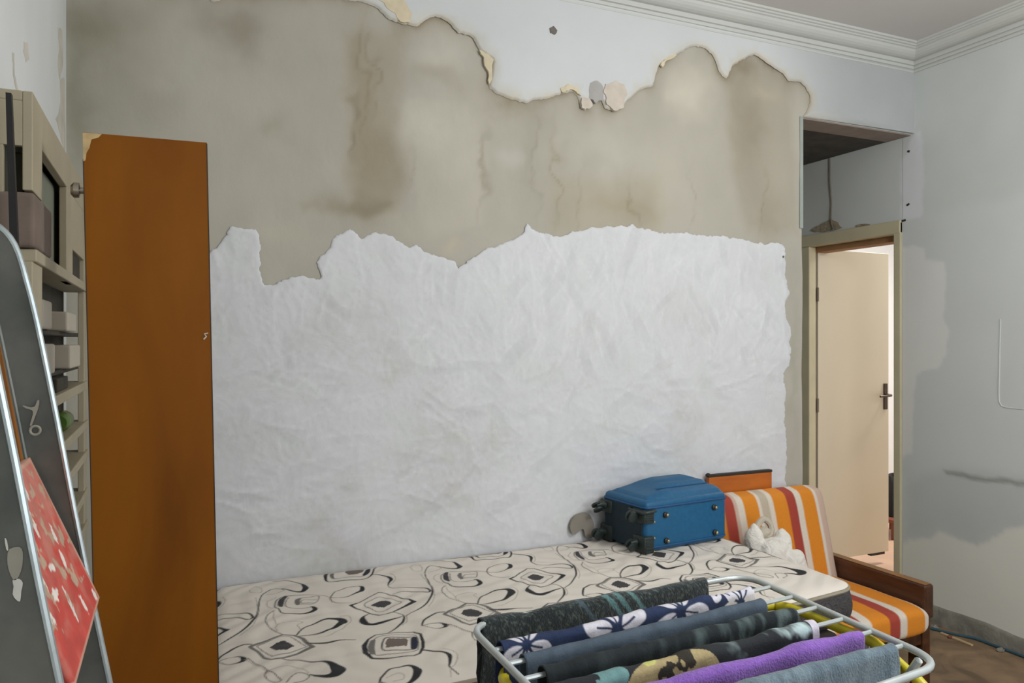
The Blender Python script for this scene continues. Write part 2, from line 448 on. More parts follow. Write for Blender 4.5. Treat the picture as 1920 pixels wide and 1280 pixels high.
def layer(name, ragged, rest, m, parent, thick, ramp_w, colfn, cell=0.025, relief=None, place=None):
    """a coat of plaster/paint: ragged is the torn open edge, rest closes the outline with straight edges.
    Built as a relief of 'thick' that slopes to nothing along the torn edge."""
    poly = ragged + rest
    A = np.array(poly); n = len(A)
    R = np.array(ragged)
    x0, z0 = A.min(0); x1, z1 = A.max(0)
    gx, gz = np.meshgrid(np.arange(x0 + cell / 2, x1, cell), np.arange(z0 + cell / 2, z1, cell))
    G = np.stack([gx.ravel(), gz.ravel()], 1)
    G += rng.uniform(-cell * 0.2, cell * 0.2, G.shape)
    def inside(Q):
        ins = np.zeros(len(Q), bool)
        for i in range(n):
            a, b = A[i], A[(i + 1) % n]
            c = (a[1] > Q[:, 1]) != (b[1] > Q[:, 1])
            with np.errstate(divide='ignore', invalid='ignore'):
                xi = (b[0] - a[0]) * (Q[:, 1] - a[1]) / (b[1] - a[1]) + a[0]
            ins ^= c & (Q[:, 0] < xi)
        return ins
    def dist(Q):
        d = np.full(len(Q), 1e9)
        for i in range(len(R) - 1):
            a, b = R[i], R[i + 1]; ab = b - a; L2 = ab @ ab + 1e-12
            t = np.clip(((Q - a) @ ab) / L2, 0, 1)
            d = np.minimum(d, np.hypot(*(Q - a - t[:, None] * ab).T))
        return d
    G = G[inside(G)]
    G = G[dist(G) > ramp_w * 1.5]
    # a ring of points parallel to the torn edge
    T = np.gradient(R, axis=0); T /= np.linalg.norm(T, axis=1)[:, None] + 1e-9
    Nn = np.stack([-T[:, 1], T[:, 0]], 1)
    rings = []
    for s in (0.5, 1.0):
        for sg in (1, -1):
            Q = R + Nn * sg * ramp_w * s
            Q = Q[inside(Q)]; Q = Q[dist(Q) > ramp_w * s * 0.8]
            rings.append(Q)
    allp = [tuple(p) for p in A] + [tuple(p) for q in rings for p in q] + [tuple(p) for p in G]
    edges = [(i, (i + 1) % n) for i in range(n)]
    vo, eo, fo, *_ = delaunay_2d_cdt([Vector(p) for p in allp], edges, [], 1, 1e-6)
    Q = np.array([(v.x, v.y) for v in vo])
    d = dist(Q)
    h = thick * np.clip(d / ramp_w, 0, 1) ** 0.6
    if relief is not None: h = h + relief(Q[:, 0], Q[:, 1]) * np.clip(d / (ramp_w * 3), 0, 1)
    verts = [place(q[0], q[1], hh) for q, hh in zip(Q, h)]
    off = root_loc(parent)
    me = bpy.data.meshes.new(name)
    me.from_pydata([tuple(Vector(v) - off) for v in verts], [], fo)
    bm = bmesh.new(); bm.from_mesh(me)
    bm.normal_update()
    bm.to_mesh(me); bm.free()
    set_col(me, colfn(Q[:, 0], Q[:, 1], d))
    return link_mesh(name, me, m, parent, True)

def paint_col(x, z, d):
    c = np.array(lin(207, 211, 212))[None] * (1 + 0.015 * fbm(x * 2, z * 2, 11))[:, None]
    edge = np.clip(1 - d / 0.022, 0, 1) * (0.55 + 0.45 * np.clip(fbm(x * 4, z * 4, 21) + 0.3, 0, 1))
    ec = np.array(lin(206, 196, 172))
    c = c * (1 - edge[:, None]) + ec * edge[:, None]
    # darker towards the passage: weaker light there put into the paint colour
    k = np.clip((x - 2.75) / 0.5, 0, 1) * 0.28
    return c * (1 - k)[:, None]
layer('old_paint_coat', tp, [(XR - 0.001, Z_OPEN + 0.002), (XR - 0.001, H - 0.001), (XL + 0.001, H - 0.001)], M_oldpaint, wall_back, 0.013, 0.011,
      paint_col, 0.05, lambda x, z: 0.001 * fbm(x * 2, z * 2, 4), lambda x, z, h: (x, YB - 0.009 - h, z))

# --- skim coat
sk = [(300, 470), (380, 478), (396, 470), (408, 462), (421, 444), (432, 425), (446, 427), (462, 429), (479, 430), (485, 446), (487, 470), (487, 499), (490, 520), (495, 534), (520, 529), (546, 519), (572, 518), (592, 524), (601, 521), (598, 506), (593, 492), (604, 478),
      (617, 466), (622, 452), (630, 441), (644, 436), (655, 429), (666, 437), (677, 448), (690, 440), (704, 435), (730, 442), (747, 452), (765, 464), (777, 459), (790, 468), (807, 477), (826, 481), (842, 487), (852, 490), (858, 503), (874, 489),
      (891, 481), (904, 470), (916, 464), (928, 463), (937, 458), (956, 450), (975, 441), (982, 432), (986, 419), (998, 430), (1009, 436), (1030, 440), (1047, 444), (1066, 437), (1085, 432), (1116, 427), (1144, 424), (1176, 424), (1182, 420), (1196, 428), (1220, 433), (1250, 436), (1281, 437),
      (1310, 440), (1338, 442), (1373, 445), (1395, 450), (1416, 456), (1440, 456), (1460, 457), (1470, 466), (1471, 490), (1471, 522), (1478, 546), (1476, 556), (1470, 566), (1470, 580), (1474, 601), (1480, 616), (1480, 632), (1478, 664), (1478, 684), (1466, 700),
      (1471, 732), (1469, 760), (1469, 794), (1472, 820), (1473, 855), (1470, 890), (1472, 930), (1472, 1000), (1471, 1060)]
sp = [back_wall(*p) for p in sk]
sp = jitter_outline(smooth_poly(sp, 0.03), 0.22, 2, 9)
def ridges(x, z, seed):
    wx = x + 0.10 * fbm(x * 1.7, z * 1.7, seed); wz = z + 0.10 * fbm(x * 1.7, z * 1.7, seed + 1)
    ang = 0.9 * fbm(x * 0.8, z * 0.8, seed + 2)
    u = wx * np.cos(ang) + wz * np.sin(ang)
    v = -wx * np.sin(ang) + wz * np.cos(ang)
    return fbm(u * 8, v * 1.8, seed + 3, 4)
def trowel(x, z):
    """relief and pigment of individual trowel passes on the fresh coat"""
    r = np.random.default_rng(23)
    hh = np.zeros(len(x)); cc = np.zeros(len(x))
    order = np.argsort(x); xs_ = x[order]
    for k in range(620):
        cx, cz = r.uniform(0.1, 2.95), r.uniform(0.65, 2.02)
        vert = cz > 1.45
        an = (PI / 2 if vert else 0.0) + r.normal(0, 0.45)
        L_, W_ = r.uniform(0.05, 0.16), r.uniform(0.012, 0.034)
        i0, i1 = np.searchsorted(xs_, [cx - L_ - W_, cx + L_ + W_])
        ii = order[i0:i1]
        dx, dz = x[ii] - cx, z[ii] - cz
        a = dx * math.cos(an) + dz * math.sin(an); b = -dx * math.sin(an) + dz * math.cos(an)
        b = b - r.uniform(-1.5, 1.5) * a * a
        env = np.clip(1 - (a / L_) ** 2, 0, 1)
        lip = np.exp(-((np.abs(b) - W_) / 0.006) ** 2) * env * np.where(b > 0, 1.0, 0.35)
        flat = (np.abs(b) < W_) * env
        s_ = r.uniform(0.4, 1.0)
        hh[ii] += s_ * (lip * 0.0017 - flat * 0.0004)
        cc[ii] += s_ * (lip * 0.5 - flat * r.uniform(-0.3, 0.75))
    return hh, cc
def skim_col(x, z, d):
    c = np.array(lin(214, 216, 219))[None] * np.ones((len(x), 1))
    n = ridges(x, z, 40)
    thin = np.clip(fbm(x * 1.1, z * 1.3, 31) * 0.8 + 0.5 * n - 0.15, 0, 1) * np.clip(d / 0.12, 0.15, 1)
    thin *= 0.45 + 0.55 * np.clip((1.95 - z) / 0.6, 0, 1)
    c = c * (1 + 0.035 * n)[:, None]
    tint = fbm(x * 2.2, z * 2.2, 36)[:, None]
    c = c * (1 + tint * np.array([0.012, -0.004, 0.016])[None])
    c = c * (1 + 0.11 * np.clip(trowel(x, z)[1], -1.2, 0.8))[:, None]
    g = np.array(lin(188, 186, 180))
    c = c * (1 - 0.62 * thin[:, None]) + g * 0.62 * thin[:, None]
    return c
layer('skim_coat', sp, [(back_wall(1471, 1060)[0], 0.3), (-0.05, 0.3)], M_skim, wall_back, 0.004, 0.006, skim_col, 0.0095,
      lambda x, z: trowel(x, z)[0] + 0.0009 * ridges(x, z, 50) + 0.0010 * ridges(z * 1.2, x * 1.2, 60), lambda x, z, h: (x, YB - 0.009 - h, z))

# loose flakes and lumps along the tear
def flake(name, pts, m, t, seed):
    q = jitter_outline([back_wall(*p) for p in pts] + [back_wall(*pts[0])], 0.15, 2, seed)[:-1]
    MB().prism(q, lambda p: (p[0], YB - 0.012, p[1]), lambda p: (p[0], YB - 0.012 - t, p[1])).build(name, m, wall_back)
M_flake = mat('yellowed_plaster_edge', lin(214, 202, 174), 0.9, var=0.1, vscale=20)
M_flake2 = mat('pinkish_plaster_lump', lin(206, 196, 184), 0.9, var=0.08, vscale=20)
M_flake3 = mat('grey_filler_lump', lin(172, 170, 168), 0.9, var=0.08, vscale=20)
flake('plaster_flake', [(706, 2), (742, -6), (760, 12), (770, 30), (764, 46), (748, 44), (724, 20)], M_flake, 0.012, 3)
flake('plaster_flake', [(1046, 168), (1062, 160), (1078, 166), (1084, 182), (1078, 178), (1064, 170), (1050, 176)], M_flake, 0.014, 4)
flake('plaster_flake', [(1086, 186), (1100, 186), (1106, 200), (1098, 206), (1086, 204)], M_flake2, 0.014, 5)
flake('plaster_lump', [(1102, 158), (1116, 154), (1126, 166), (1126, 188), (1112, 196), (1100, 186)], M_flake3, 0.012, 6)
flake('plaster_lump', [(1130, 160), (1150, 154), (1164, 160), (1170, 182), (1164, 204), (1146, 210), (1132, 198), (1126, 176)], M_flake2, 0.016, 7)
flake('plaster_flake', [(1234, 124), (1246, 104), (1262, 98), (1264, 106), (1250, 114), (1238, 128)], M_flake, 0.008, 8)
flake('plaster_flake', [(895, 96), (912, 104), (922, 114), (914, 160), (908, 130), (904, 110)], M_flake, 0.010, 10)
flake('drilled_hole', [(1026, 56), (1033, 52), (1040, 60), (1036, 68), (1027, 65)], M_hole, 0.0135, 11)
flake('drilled_hole', [(1463, 480), (1465, 479), (1466, 482), (1464, 484)], M_hole, 0.006, 12)

def lstain(pts, seed):
    q = []
    for u_, v_ in pts:
        r = _ray(u_, v_); t = XL / r[0]; q.append((r[1] * t, CAM_H + r[2] * t))
    q = jitter_outline(q + [q[0]], 0.12, 2, seed)[:-1]
    MB().prism(q, lambda p: (XL - 0.0005, p[0], p[1]), lambda p: (XL + 0.0008, p[0], p[1])).build('scraped_patch', M_stain, wall_left)
lstain([(22, 96), (26, 100), (27, 140), (34, 168), (30, 168), (24, 140)], 3)
lstain([(44, 76), (52, 80), (54, 112), (48, 116), (43, 96)], 4)
lstain([(108, 50), (116, 56), (118, 110), (112, 150), (108, 120), (111, 90)], 5)
lstain([(112, 150), (121, 150), (122, 290), (112, 250), (104, 222), (113, 190)], 6)

# ceiling cornices (profile: distance from wall, height)
prof = [(0, 3.050), (.012, 3.050), (.014, 3.058), (.007, 3.061), (.007, 3.067), (.017, 3.069), (.018, 3.078), (.011, 3.081), (.011, 3.087), (.021, 3.089), (.021, 3.106), (.014, 3.109), (.014, 3.114),
        (.030, 3.116), (.044, 3.120), (.058, 3.128), (.069, 3.139), (.074, 3.150), (.084, 3.153), (.084, 3.160), (.094, 3.162), (.098, 3.168), (.108, 3.170), (.110, H), (0, H)]
def y0(p): return (XL, YB - 0.012 - p[0], p[1])
structure(MB().prism(prof, lambda p: (XL, YB - 0.012 - p[0], p[1]), lambda p: (XR - p[0], YB - 0.012 - p[0], p[1])).build('trim_1', M_cornice))
structure(MB().prism(prof, lambda p: (XR - p[0], YB - 0.012 - p[0], p[1]), lambda p: (XR - p[0], FRONT_Y, p[1])).build('trim_2', M_cornice))

# right wall runs on behind the back wall and holds the door
DY0, DY1, DZ = 3.135, 3.785, 2.16
rw = MB()
rw.box(XR, XR + 0.15, FRONT_Y - 0.15, DY0 - 0.045, 0, H)
rw.box(XR, XR + 0.15, DY1 + 0.06, 4.3, 0, H)
rw.box(XR, XR + 0.15, DY0 - 0.045, DY1 + 0.06, DZ + 0.07, H)
wall_right = structure(rw.build('wall_right', M_rightpaint))

def rpatch(name, pts, m, t, seed, w_=0.02, closed=True):
    q = [right_wall(*p) for p in pts]
    q = jitter_outline(q + [q[0]], 0.10, 2, seed)
    colour = None
    MB().prism(q[:-1], lambda p: (XR + 0.0005, p[0], p[1]), lambda p: (XR - t, p[0], p[1])).build(name, m, wall_right)
def poly_mask(Yg, Zg, pts, soft, seed):
    """soft mask of a brushed patch on the right wall"""
    q = np.array([right_wall(*p) for p in pts]); n = len(q)
    a_ = Yg + 0.012 * fbm(Yg * 5, Zg * 5, seed); b_ = Zg + 0.012 * fbm(Yg * 5, Zg * 5, seed + 1)
    ins = np.zeros(Yg.shape, bool); d = np.full(Yg.shape, 1e9)
    for k in range(n):
        p, r = q[k], q[(k + 1) % n]
        c = (p[1] > b_) != (r[1] > b_)
        with np.errstate(divide='ignore', invalid='ignore'):
            xi = (r[0] - p[0]) * (b_ - p[1]) / (r[1] - p[1]) + p[0]
        ins ^= c & (a_ < xi)
        ab = r - p; t = np.clip(((a_ - p[0]) * ab[0] + (b_ - p[1]) * ab[1]) / (ab @ ab + 1e-9), 0, 1)
        d = np.minimum(d, np.hypot(a_ - p[0] - t * ab[0], b_ - p[1] - t * ab[1]))
    sd = np.where(ins, d, -d)
    t = np.clip(sd / soft + 0.5, 0, 1)
    return (t * t * (3 - 2 * t))[..., None]
def right_coat(y0, y1, z0, z1, cell):
    Yg, Zg = np.meshgrid(np.arange(y0, y1 + cell / 2, cell), np.arange(z0, z1 + cell / 2, cell), indexing='ij')
    Yg = np.clip(Yg, y0, y1); Zg = np.clip(Zg, z0, z1)
    C = np.ones(Yg.shape + (3,)) * np.array(lin(202, 207, 205))
    C *= (1 + 0.04 * fbm(Yg * 0.9, Zg * 0.9, 61))[..., None]
    def put(pts, c, soft, seed, k=1.0):
        nonlocal C
        m_ = poly_mask(Yg, Zg, pts, soft, seed) * k
        C = C * (1 - m_) + np.array(c) * m_
    put([(1696, 400), (1760, 395), (1940, 360), (2100, 340), (2100, 900), (1940, 900), (1800, 880), (1696, 900)], lin(207, 212, 213), 0.10, 71, 0.7)
    put([(1698, 462), (1734, 462), (1736, 486), (1750, 490), (1772, 488), (1774, 540), (1770, 598), (1780, 622), (1776, 664), (1760, 688), (1730, 696), (1716, 704), (1714, 780), (1710, 850), (1690, 862), (1690, 462)], lin(222, 224, 221), 0.02, 72)
    put([(1712, 252), (1728, 244), (1733, 300), (1731, 396), (1722, 410), (1690, 410), (1690, 300)], lin(220, 224, 228), 0.025, 73, 0.9)
    put([(1766, 880), (1800, 876), (1860, 886), (1940, 896), (1940, 985), (1880, 990), (1830, 1015), (1790, 1000), (1764, 985), (1730, 1000), (1700, 1000), (1710, 900)], lin(188, 194, 194), 0.10, 74, 0.55)
    put([(1690, 1018), (1722, 1008), (1745, 1010), (1762, 994), (1776, 1000), (1796, 1012), (1830, 1024), (1856, 1014), (1872, 1002), (1890, 990), (1935, 982), (2100, 990), (2100, 1300), (1690, 1160)], lin(224, 225, 217), 0.03, 75)
    put([(1768, 882), (1800, 884), (1860, 894), (1940, 904), (1940, 912), (1860, 903), (1800, 893), (1774, 890)], lin(138, 140, 138), 0.03, 76, 0.85)
    put([(1505, 300), (1560, 318), (1570, 425), (1505, 440)], lin(192, 195, 189), 0.25, 77, 0.8)
    P = np.stack([XR - 0.0012 + 0.0006 * fbm(Yg * 2, Zg * 2, 66), Yg, Zg], -1)
    return P, C
M_rcoat = mat('brushed_wall_paint', None, 0.8, var=0.02, vscale=2.0, bump=0.001, bscale=22, attr=True)
P, C = right_coat(1.2, DY0 - 0.045, 0.05, 3.09, 0.012)
grid_obj('paint_coat', P, M_rcoat, wall_right, C)
P, C = right_coat(DY0 - 0.045, 4.29, DZ + 0.072, Z_OPEN - 0.006, 0.02)
grid_obj('paint_coat', P, M_rcoat, wall_right, C)
# raised filled chase: a rounded rectangle outline
q = [right_wall(*p) for p in [(1876, 598), (1874, 680), (1873, 742), (1876, 756), (1886, 763), (1940, 768)]]
MB().tube([(XR - 0.0005, a, b) for a, b in smooth_poly(q, 0.03)], 0.004, 6).build('chase_edge', M_rightpaint, wall_right, True)
for pts in [[(1702, 282), (1706, 281), (1706, 285), (1702, 285)], [(1700, 383), (1705, 380), (1706, 383), (1701, 386)], [(1690, 413), (1698, 410), (1699, 413), (1691, 416)]]:
    rpatch('nail_hole', pts, M_blackedge, 0.004, 9)
# crumbling dirt above the door head
for pts in [[(1520, 432), (1540, 420), (1558, 410), (1572, 416), (1580, 426), (1560, 430), (1540, 434)], [(1606, 422), (1632, 420), (1630, 425), (1606, 427)]]:
    rpatch('crumbled_plaster', pts, mat('crumbled_plaster', lin(150, 138, 118), 0.95, var=0.35, vscale=40, bump=0.006, bscale=60), 0.008, 13)

# skirting: rough cement strip with an uneven top
ys = np.linspace(3.07, FRONT_Y, 150)
top = 0.085 + 0.018 * fbm(ys * 1.1, ys * 0, 77, 4)
bm = MB()
pr = [(0, 0.0)] 
for i in range(len(ys) - 1):
    pass
Pk = np.zeros((len(ys), 4, 3))
dep = 0.014 + 0.005 * fbm(ys * 3, ys * 0, 78)
Pk[:, 0] = np.stack([XR - dep - 0.004, ys, ys * 0], -1)
Pk[:, 1] = np.stack([XR - dep, ys, top - 0.015], -1)
Pk[:, 2] = np.stack([XR - dep * 0.5, ys, top], -1)
Pk[:, 3] = np.stack([XR + 0 * ys, ys, top + 0.004], -1)
structure(grid_obj('baseboard_right', Pk, M_cement, None, flip=True))

# passage behind the back wall
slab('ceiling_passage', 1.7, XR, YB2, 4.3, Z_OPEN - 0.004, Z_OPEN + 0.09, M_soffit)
slab('wall_passage', 1.7, XR + 0.15, 4.3, 4.4, 0, H, M_rightpaint)
slab('wall_passage_left', 1.6, 1.7, YB2, 4.4, 0, H, M_rightpaint)

# front wall behind the photographer, with the window that lights the room
fw = MB()
fw.box(XL - 0.15, WIN_X0, FRONT_Y - 0.15, FRONT_Y, 0, H).box(WIN_X1, 3.98, FRONT_Y - 0.15, FRONT_Y, 0, H)
fw.box(WIN_X0, WIN_X1, FRONT_Y - 0.15, FRONT_Y, 0, WIN_Z0).box(WIN_X0, WIN_X1, FRONT_Y - 0.15, FRONT_Y, WIN_Z1, H)
structure(fw.build('wall_front', M_rightpaint))
win = structure(empty('window_1', (WIN_X0, FRONT_Y, WIN_Z0)))
wf = MB()
wf.box(WIN_X0, WIN_X0 + 0.05, FRONT_Y - 0.08, FRONT_Y - 0.02, WIN_Z0, WIN_Z1, 0.004).box(WIN_X1 - 0.05, WIN_X1, FRONT_Y - 0.08, FRONT_Y - 0.02, WIN_Z0, WIN_Z1, 0.004)
wf.box(WIN_X0, WIN_X1, FRONT_Y - 0.08, FRONT_Y - 0.02, WIN_Z0, WIN_Z0 + 0.05, 0.004).box(WIN_X0, WIN_X1, FRONT_Y - 0.08, FRONT_Y - 0.02, WIN_Z1 - 0.05, WIN_Z1, 0.004)
wf.box((WIN_X0 + WIN_X1) / 2 - 0.025, (WIN_X0 + WIN_X1) / 2 + 0.025, FRONT_Y - 0.08, FRONT_Y - 0.02, WIN_Z0, WIN_Z1, 0.004)
wf.build('window_frame', M_glass_frame, win)

# room beyond the door
slab('floor_beyond', 3.98, 7.2, 2.2, 5.6, -0.1, 0.0, M_tile)
slab('wall_beyond_rear', 3.98, 7.2, 5.5, 5.6, 0, H, M_white)
slab('wall_beyond_right', 7.1, 7.2, 2.2, 5.5, 0, H, M_white)
slab('wall_beyond_front', 3.98, 7.2, 2.1, 2.2, 0, H, M_white)
slab('wall_beyond_left', 3.98, 4.0, 4.3, 5.5, 0, H, M_white)
slab('ceiling_beyond', 3.98, 7.2, 2.1, 5.6, H, H + 0.1, M_white)

# door: frame, leaf swung into the next room
door = structure(empty('door_1', (XR, DY1, 0)))
fr = MB()
fr.box(XR - 0.015, XR + 0.16, DY0 - 0.045, DY0, 0, DZ + 0.065, 0.004)
fr.build('door_jamb', M_frame, door)
MB().box(XR - 0.015, XR + 0.045, DY1 - 0.012, DY1 + 0.075, 0, DZ + 0.0, 0.006).box(XR + 0.045, XR + 0.16, DY1 + 0.04, DY1 + 0.075, 0, DZ).build('door_jamb', M_frame, door)
MB().box(XR - 0.018, XR + 0.16, DY0 - 0.045, DY1 + 0.075, DZ, DZ + 0.075, 0.006).build('door_head', M_frame, door)
MB().box(XR + 0.05, XR + 0.155, DY0, DY1, DZ - 0.035, DZ, 0.002).build('door_stop', mat('shaded_brown_wood', lin(158, 118, 82), 0.7, var=0.12, vscale=10), door)  # brown underside of the head, its colour darkened for the shadow there
MB().box(XR + 0.052, XR + 0.066, DY1 + 0.002, DY1 + 0.03, 0, DZ, 0.002).build('door_stop', M_stop, door)
leaf = MB().box(XR + 0.075, XR + 0.075 + 0.655, DY1 - 0.0, DY1 + 0.036, 0.085, DZ - 0.01, 0.003).build('door_leaf', M_leaf, door)
for z in (0.4, 1.12, 1.85):
    MB().cyl((XR + 0.066, DY1 - 0.006, z - 0.045), (XR + 0.066, DY1 - 0.006, z + 0.045), 0.008).build('hinge', M_stop, leaf, True)
hx = XR + 0.075 + 0.655 - 0.035
MB().box(hx - 0.017, hx + 0.017, DY1 - 0.008, DY1 - 0.0, 1.07, 1.25, 0.003).build('handle_plate', M_metal_dark, leaf)
MB().tube([(hx, DY1 - 0.006, 1.17), (hx, DY1 - 0.05, 1.17), (hx - 0.01, DY1 - 0.055, 1.17), (hx - 0.11, DY1 - 0.055, 1.165)], [0.009, 0.009, 0.009, 0.007], 8).build('door_handle', M_metal_dark, leaf, True)
MB().box(hx - 0.13, hx + 0.0, DY1 + 0.002, DY1 + 0.034, 0.068, 0.085, 0.001).build('leaf_shadow_strip', M_blackedge, leaf)  # dark strip put in for the shadow along the leaf's bottom edge

# black bag on a low stool in the next room
st = thing('low_stool', 'low reddish wooden stool seen through the doorway gap', 'stool', (5.25, 4.33, 0))
MB().box(5.10, 5.45, 4.18, 4.50, 0.13, 0.16, 0.005).build('seat', M_redwood, st)
for sx in (5.12, 5.40):
    for sy in (4.20, 4.45):
        MB().box(sx, sx + 0.03, sy, sy + 0.03, 0, 0.13, 0.003).build('leg', M_redwood, st)
bg = thing('backpack', 'black backpack standing on the low reddish stool behind the door', 'bag', (5.3, 4.36, 0.16))
b = bmesh.new(); bmesh.ops.create_cube(b, size=1); bmesh.ops.subdivide_edges(b, edges=b.edges[:], cuts=5, use_grid_fill=True)
for v in b.verts:
    c = v.co; t = c.z + 0.5
    k = (1 - 0.45 * t * t)
    v.co = Vector((5.29 + c.x * 0.26 * k * (1 - 0.25 * abs(c.y)), 4.34 + c.y * 0.18 * k * (1 - 0.25 * abs(c.x)), 0.16 + t * 0.33 * (1 - 0.2 * (c.x ** 2 + c.y ** 2))))
mb = MB(); mb.add(b); mb.build('bag_body', M_bag, bg, True)
MB().tube(smooth_poly([(5.25, 4.30, 0.47), (5.26, 4.31, 0.53), (5.32, 4.34, 0.53), (5.33, 4.35, 0.47)], 0.02), 0.008, 6).build('carry_loop', M_bag, bg, True)

# hanging cable above the door head
cb = [(XR - 0.006, 3.612, Z_OPEN - 0.006), (XR - 0.009, 3.607, 2.55), (XR - 0.006, 3.598, 2.42), (XR - 0.012, 3.596, 2.32), (XR - 0.016, 3.58, 2.262), (XR - 0.03, 3.56, 2.243)]
o = MB().tube(smooth_poly(cb, 0.03), 0.005, 6).build('hanging_cable', M_cable, None, True)
tag(o, 'thin dusty cable hanging from the passage ceiling down to the door frame', 'cable')

# ------------------------------------------------------------------ wooden armchair with striped cushions
ac = thing('armchair', 'low dark wooden armchair with orange striped cushions under the mattress end', 'armchair', (2.64, 2.65, 0))
def arm(x0, x1):
    a = MB().box(x0, x1, 2.31, 2.99, 0.325, 0.475, 0.012, 3).build('armrest', M_darkwood, ac)
    MB().box(x0 + 0.008, x1 - 0.008, 2.318, 2.98, 0.4745, 0.477, 0.001).build('armrest_top', M_edgewood, a)
    MB().box(x0 + 0.005, x1 - 0.005, 2.325, 2.40, 0.0, 0.326, 0.006).build('leg', M_darkwood, ac)
    MB().box(x0 + 0.005, x1 - 0.005, 2.90, 2.97, 0.0, 0.326, 0.006).build('leg', M_darkwood, ac)
arm(3.005, 3.065); arm(2.215, 2.275)
MB().box(2.27, 3.01, 2.33, 2.37, 0.21, 0.275, 0.006).build('front_rail', M_darkwood, ac)
MB().box(2.27, 3.01, 2.93, 2.97, 0.21, 0.60, 0.006).build('back_rail', M_darkwood, ac)
for k in range(5):
    MB().box(2.30 + k * 0.145, 2.36 + k * 0.145, 2.34, 2.95, 0.24, 0.262, 0.003).build('seat_slat', M_darkwood, ac)
OR, RD, WH, GY, PK = lin(214, 132, 30), lin(160, 62, 48), lin(214, 204, 190), lin(186, 174, 154), lin(196, 170, 154)
def stripes(t, bands):
    C = np.zeros(t.shape + (3,)); prev = -1e9
    for edge, c in bands:
        k = (t >= prev) & (t < edge); C[k] = c; prev = edge
    return C
def cushion(name, bands, axis_fn, L, W, T, m, parent, nl=72, nw=72):
    """pillow of L (across stripes) x W (along stripes) x T; axis_fn maps local (a, b, t) to world"""
    n = 2 * (nw)
    al = np.linspace(0, 1, nl)
    th = np.linspace(0, 2 * PI, n, endpoint=False)
    A, Tt = np.meshgrid(al, th, indexing='ij')
    # superellipse section, closed at both ends by shrinking
    e = 0.28
    def sp_(v, p): return np.sign(v) * np.abs(v) ** p
    end = (1 - np.abs(2 * A - 1) ** 14) ** 0.5
    b = sp_(np.cos(Tt), e) * 0.5 * W * (0.90 + 0.10 * end)
    t = sp_(np.sin(Tt), 0.45) * 0.5 * T * (0.12 + 0.88 * end)
    t = t * (1 + 0.05 * fbm(A * 2, b * 4, 17))
    a = (A - 0.5) * L
    P = np.stack(np.vectorize(axis_fn)(a, b, t), -1)
    C = stripes(a + L / 2, bands)
    P = np.transpose(P, (1, 0, 2)); C = np.transpose(C, (1, 0, 2))
    return grid_obj(name, P, m, parent, C, close_u=True)
# back cushion, reclined against the wall
bx0, bx1 = 2.335, 3.008
def bcoord(a, b, t):
    # a along x, b up the cushion, t thickness
    y = 2.80 + (b + 0.26) * 0.23; z = 0.57 + b * 0.95
    return ((bx0 + bx1) / 2 + a, y - t * 0.96, z - t * 0.22)
bb = [(x - 0.028 - bx0, c) for x, c in [(2.40, OR), (2.455, RD), (2.475, PK), (2.512, WH), (2.592, OR), (2.612, WH), (2.665, GY), (2.690, WH), (2.775, OR), (2.832, RD), (2.866, WH), (2.955, OR), (2.972, WH), (9, PK)]]
cushion('back_cushion', bb, bcoord, bx1 - bx0, 0.50, 0.11, M_stripe, ac)
# seat cushion: stripes run front to back and fold over the front edge
def scoord(a, b, t): return (2.64 + a, 2.56 + b, 0.335 + t)
sb = [(.03, GY), (.12, OR), (.16, WH), (.26, OR), (.31, RD), (.36, WH), (.46, OR), (.52, RD), (.565, WH), (.672, OR), (9, WH)]
cushion('seat_cushion', sb, scoord, 0.72, 0.585, 0.135, M_stripe, ac)

# ------------------------------------------------------------------ bed base and mattress
bbm = thing('bed_base', 'low dark bed base hidden beneath the patterned mattress', 'bed base', (1.1, 2.45, 0))
MB().box(0.20, 2.19, 2.02, 2.97, 0.10, 0.498, 0.02).build('base_box', M_bedbase, bbm)
for fx in (0.26, 2.08):
    for fy in (2.08, 2.88):
        MB().box(fx, fx + 0.06, fy, fy + 0.06, 0, 0.11, 0.006).build('foot', M_darkwood, bbm)

MZ0, MZ1 = 0.500, 0.650
PER = 0.602
def warp(x): return 0.16 * np.clip((np.asarray(x, float) - 0.3) / 1.86, 0, 1.4) ** 1.7
def mattress_xy(u, v):
    """u, v in 0..1 -> plan position, softly rounded corners"""
    W_, D_ = 2.22, 1.05
    r = 0.085
    a = u * W_; b = v * D_
    ca = np.where(a < r, (a - r) / r, np.where(a > W_ - r, (a - W_ + r) / r, 0))
    cb_ = np.where(b < r, (b - r) / r, np.where(b > D_ - r, (b - D_ + r) / r, 0))
    na = ca * np.sqrt(1 - cb_ ** 2 / 2); nb = cb_ * np.sqrt(1 - ca ** 2 / 2)
    a = np.where(ca != 0, np.where(ca < 0, r, W_ - r) + na * r, a)
    b = np.where(cb_ != 0, np.where(cb_ < 0, r, D_ - r) + nb * r, b)
    uu, vv = a / W_, b / D_
    x = (0.075 + 0.07 * vv) * (1 - uu) + 2.318 * uu
    yf = 1.905 + 0.15 * np.clip((x - 0.5) / 1.8, 0, 1.2) ** 1.6
    y = yf * (1 - vv) + 3.003 * vv
    return x, y

